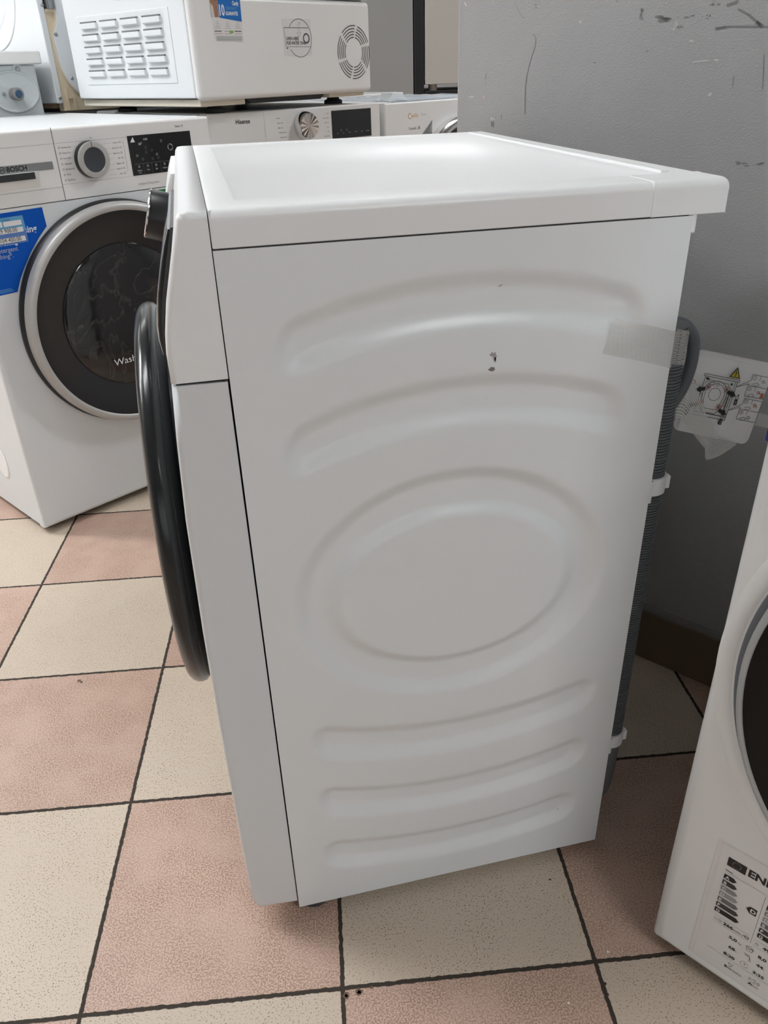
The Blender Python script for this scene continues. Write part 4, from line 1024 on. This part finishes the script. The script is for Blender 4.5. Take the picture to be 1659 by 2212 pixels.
pr_.line([(0.1095,0.0640),(0.1130,0.0640),(0.1155,0.0655),(0.1155,0.0585),(0.1130,0.0600),(0.1095,0.0600)], .0004, INK2, True, lift=L1)
for k in range(3): pr_.arc(0.1160,0.0620,.0018+.0012*k,.0004,INK2,-.8,.8,8,lift=L1)
pr_.text('A', 0.1095, 0.0535, .0036, INK, .04, lift=L1); pr_.text('BCD', 0.1125, 0.0535, .0028, INK2, .0, lift=L1)
pr_.build('energy_label', RM, 'white EU energy label under clear film')
pb = Print(front(0.0)); pb.lift = .0006; pb.rrect(0.0010, 0.668, 0.060, 0.70, .002, mat('navy_print', lin('1c2f80'), .4)); pb.build('blue_sticker', RM, 'navy blue sticker')

# ---- wall marks built last (they lie flat on the paint)
for cx, cz, w_, h_, mt, n, sd in (
        (0.0134,1.0092,.004,.006,LT,3,15),(0.2897,0.979,.0035,.012,DK,5,2),(0.3220,0.9743,.020,.007,DK,6,3),(0.337,0.965,.006,.008,LT,5,4),(.343,.9635,.008,.002,DK,3,5),
        (0.3545,0.9742,.010,.002,DK,4,6),(0.377,0.973,.005,.005,DK,3,7),(0.3829,0.9855,.010,.002,DK,4,8),(0.3587,0.9488,.008,.003,LT,3,9),
        (0.3690,0.9258,.014,.0022,LT,4,10),(0.3817,0.9262,.014,.0018,LT,4,11),(0.3950,0.9266,.012,.0022,LT,4,12),(0.3933,0.8874,.004,.006,LT,3,13),
        (0.0518,0.8868,.0038,.0036,PK,6,14),(0.030,0.8868,.014,.0018,LT,4,16),(0.068,0.8568,.007,.0040,LT,6,17),(0.0842,0.8594,.002,.006,DK,3,18),
        (0.2288,0.9277,.007,.0014,DK,4,19),(0.2035,0.9751,.002,.005,LT,3,20),(0.0530,0.910,.0014,.012,DK,3,21),(0.2541,0.9961,.003,.002,DK,2,22),(0.1679,0.9079,.0018,.0018,DK,2,23),
        (0.1703,0.8875,.0016,.0016,DK,2,24),(0.1332,0.998,.004,.004,DK,2,25),(0.3016,0.9389,.006,.0014,DK,3,26),(0.4489,0.8104,.012,.004,DK,5,27),(0.4720,0.8122,.010,.003,DK,4,28),(0.4633,0.6555,.006,.001,LT,2,29)):
    smear(cx, cz, w_, h_, mt, n, sd)
for k in range(3): pw.line([(0.0662+.0020*k,0.8540),(0.0664+.0020*k,0.8470)], .0009, DK)
pw.line([(0.1305,0.9655),(0.1340,0.9625),(0.1355,0.9603),(0.1361,0.9522),(0.1315,0.9396),(0.1277,0.9280),(0.1243,0.9138)], .0008, DK)
pw.line([(0.1243,0.9138),(0.1228,0.8993),(0.1236,0.8822),(0.1245,0.8648)], .0014, DK)
pw.line([(0.0975,1.0041),(0.106,0.9935),(0.115,0.984)], .0005, DK)
pw.line([(0.3886,0.9602),(0.4032,0.9615),(0.4368,0.9599),(0.4498,0.959)], .0018, DK); pw.line([(0.3886,0.9598),(0.400,0.9612)], .0028, DK)
pw.line([(0.4123,0.9784),(0.4257,0.972),(0.4409,0.9613)], .0024, DK); pw.line([(0.436,0.9640),(0.4430,0.9600)], .0042, DK)
pw.line([(0.3980,0.9835),(0.4040,0.9850),(0.4097,0.9866)], .0030, DK)
pw.line([(0.4196,0.908),(0.4202,0.8977)], .0009, DK); pw.line([(0.4511,0.9303),(0.4540,0.912),(0.4566,0.8943)], .0008, DK)
pm = pw.build('scuff_marks', wr); pm['kind'] = 'structure'
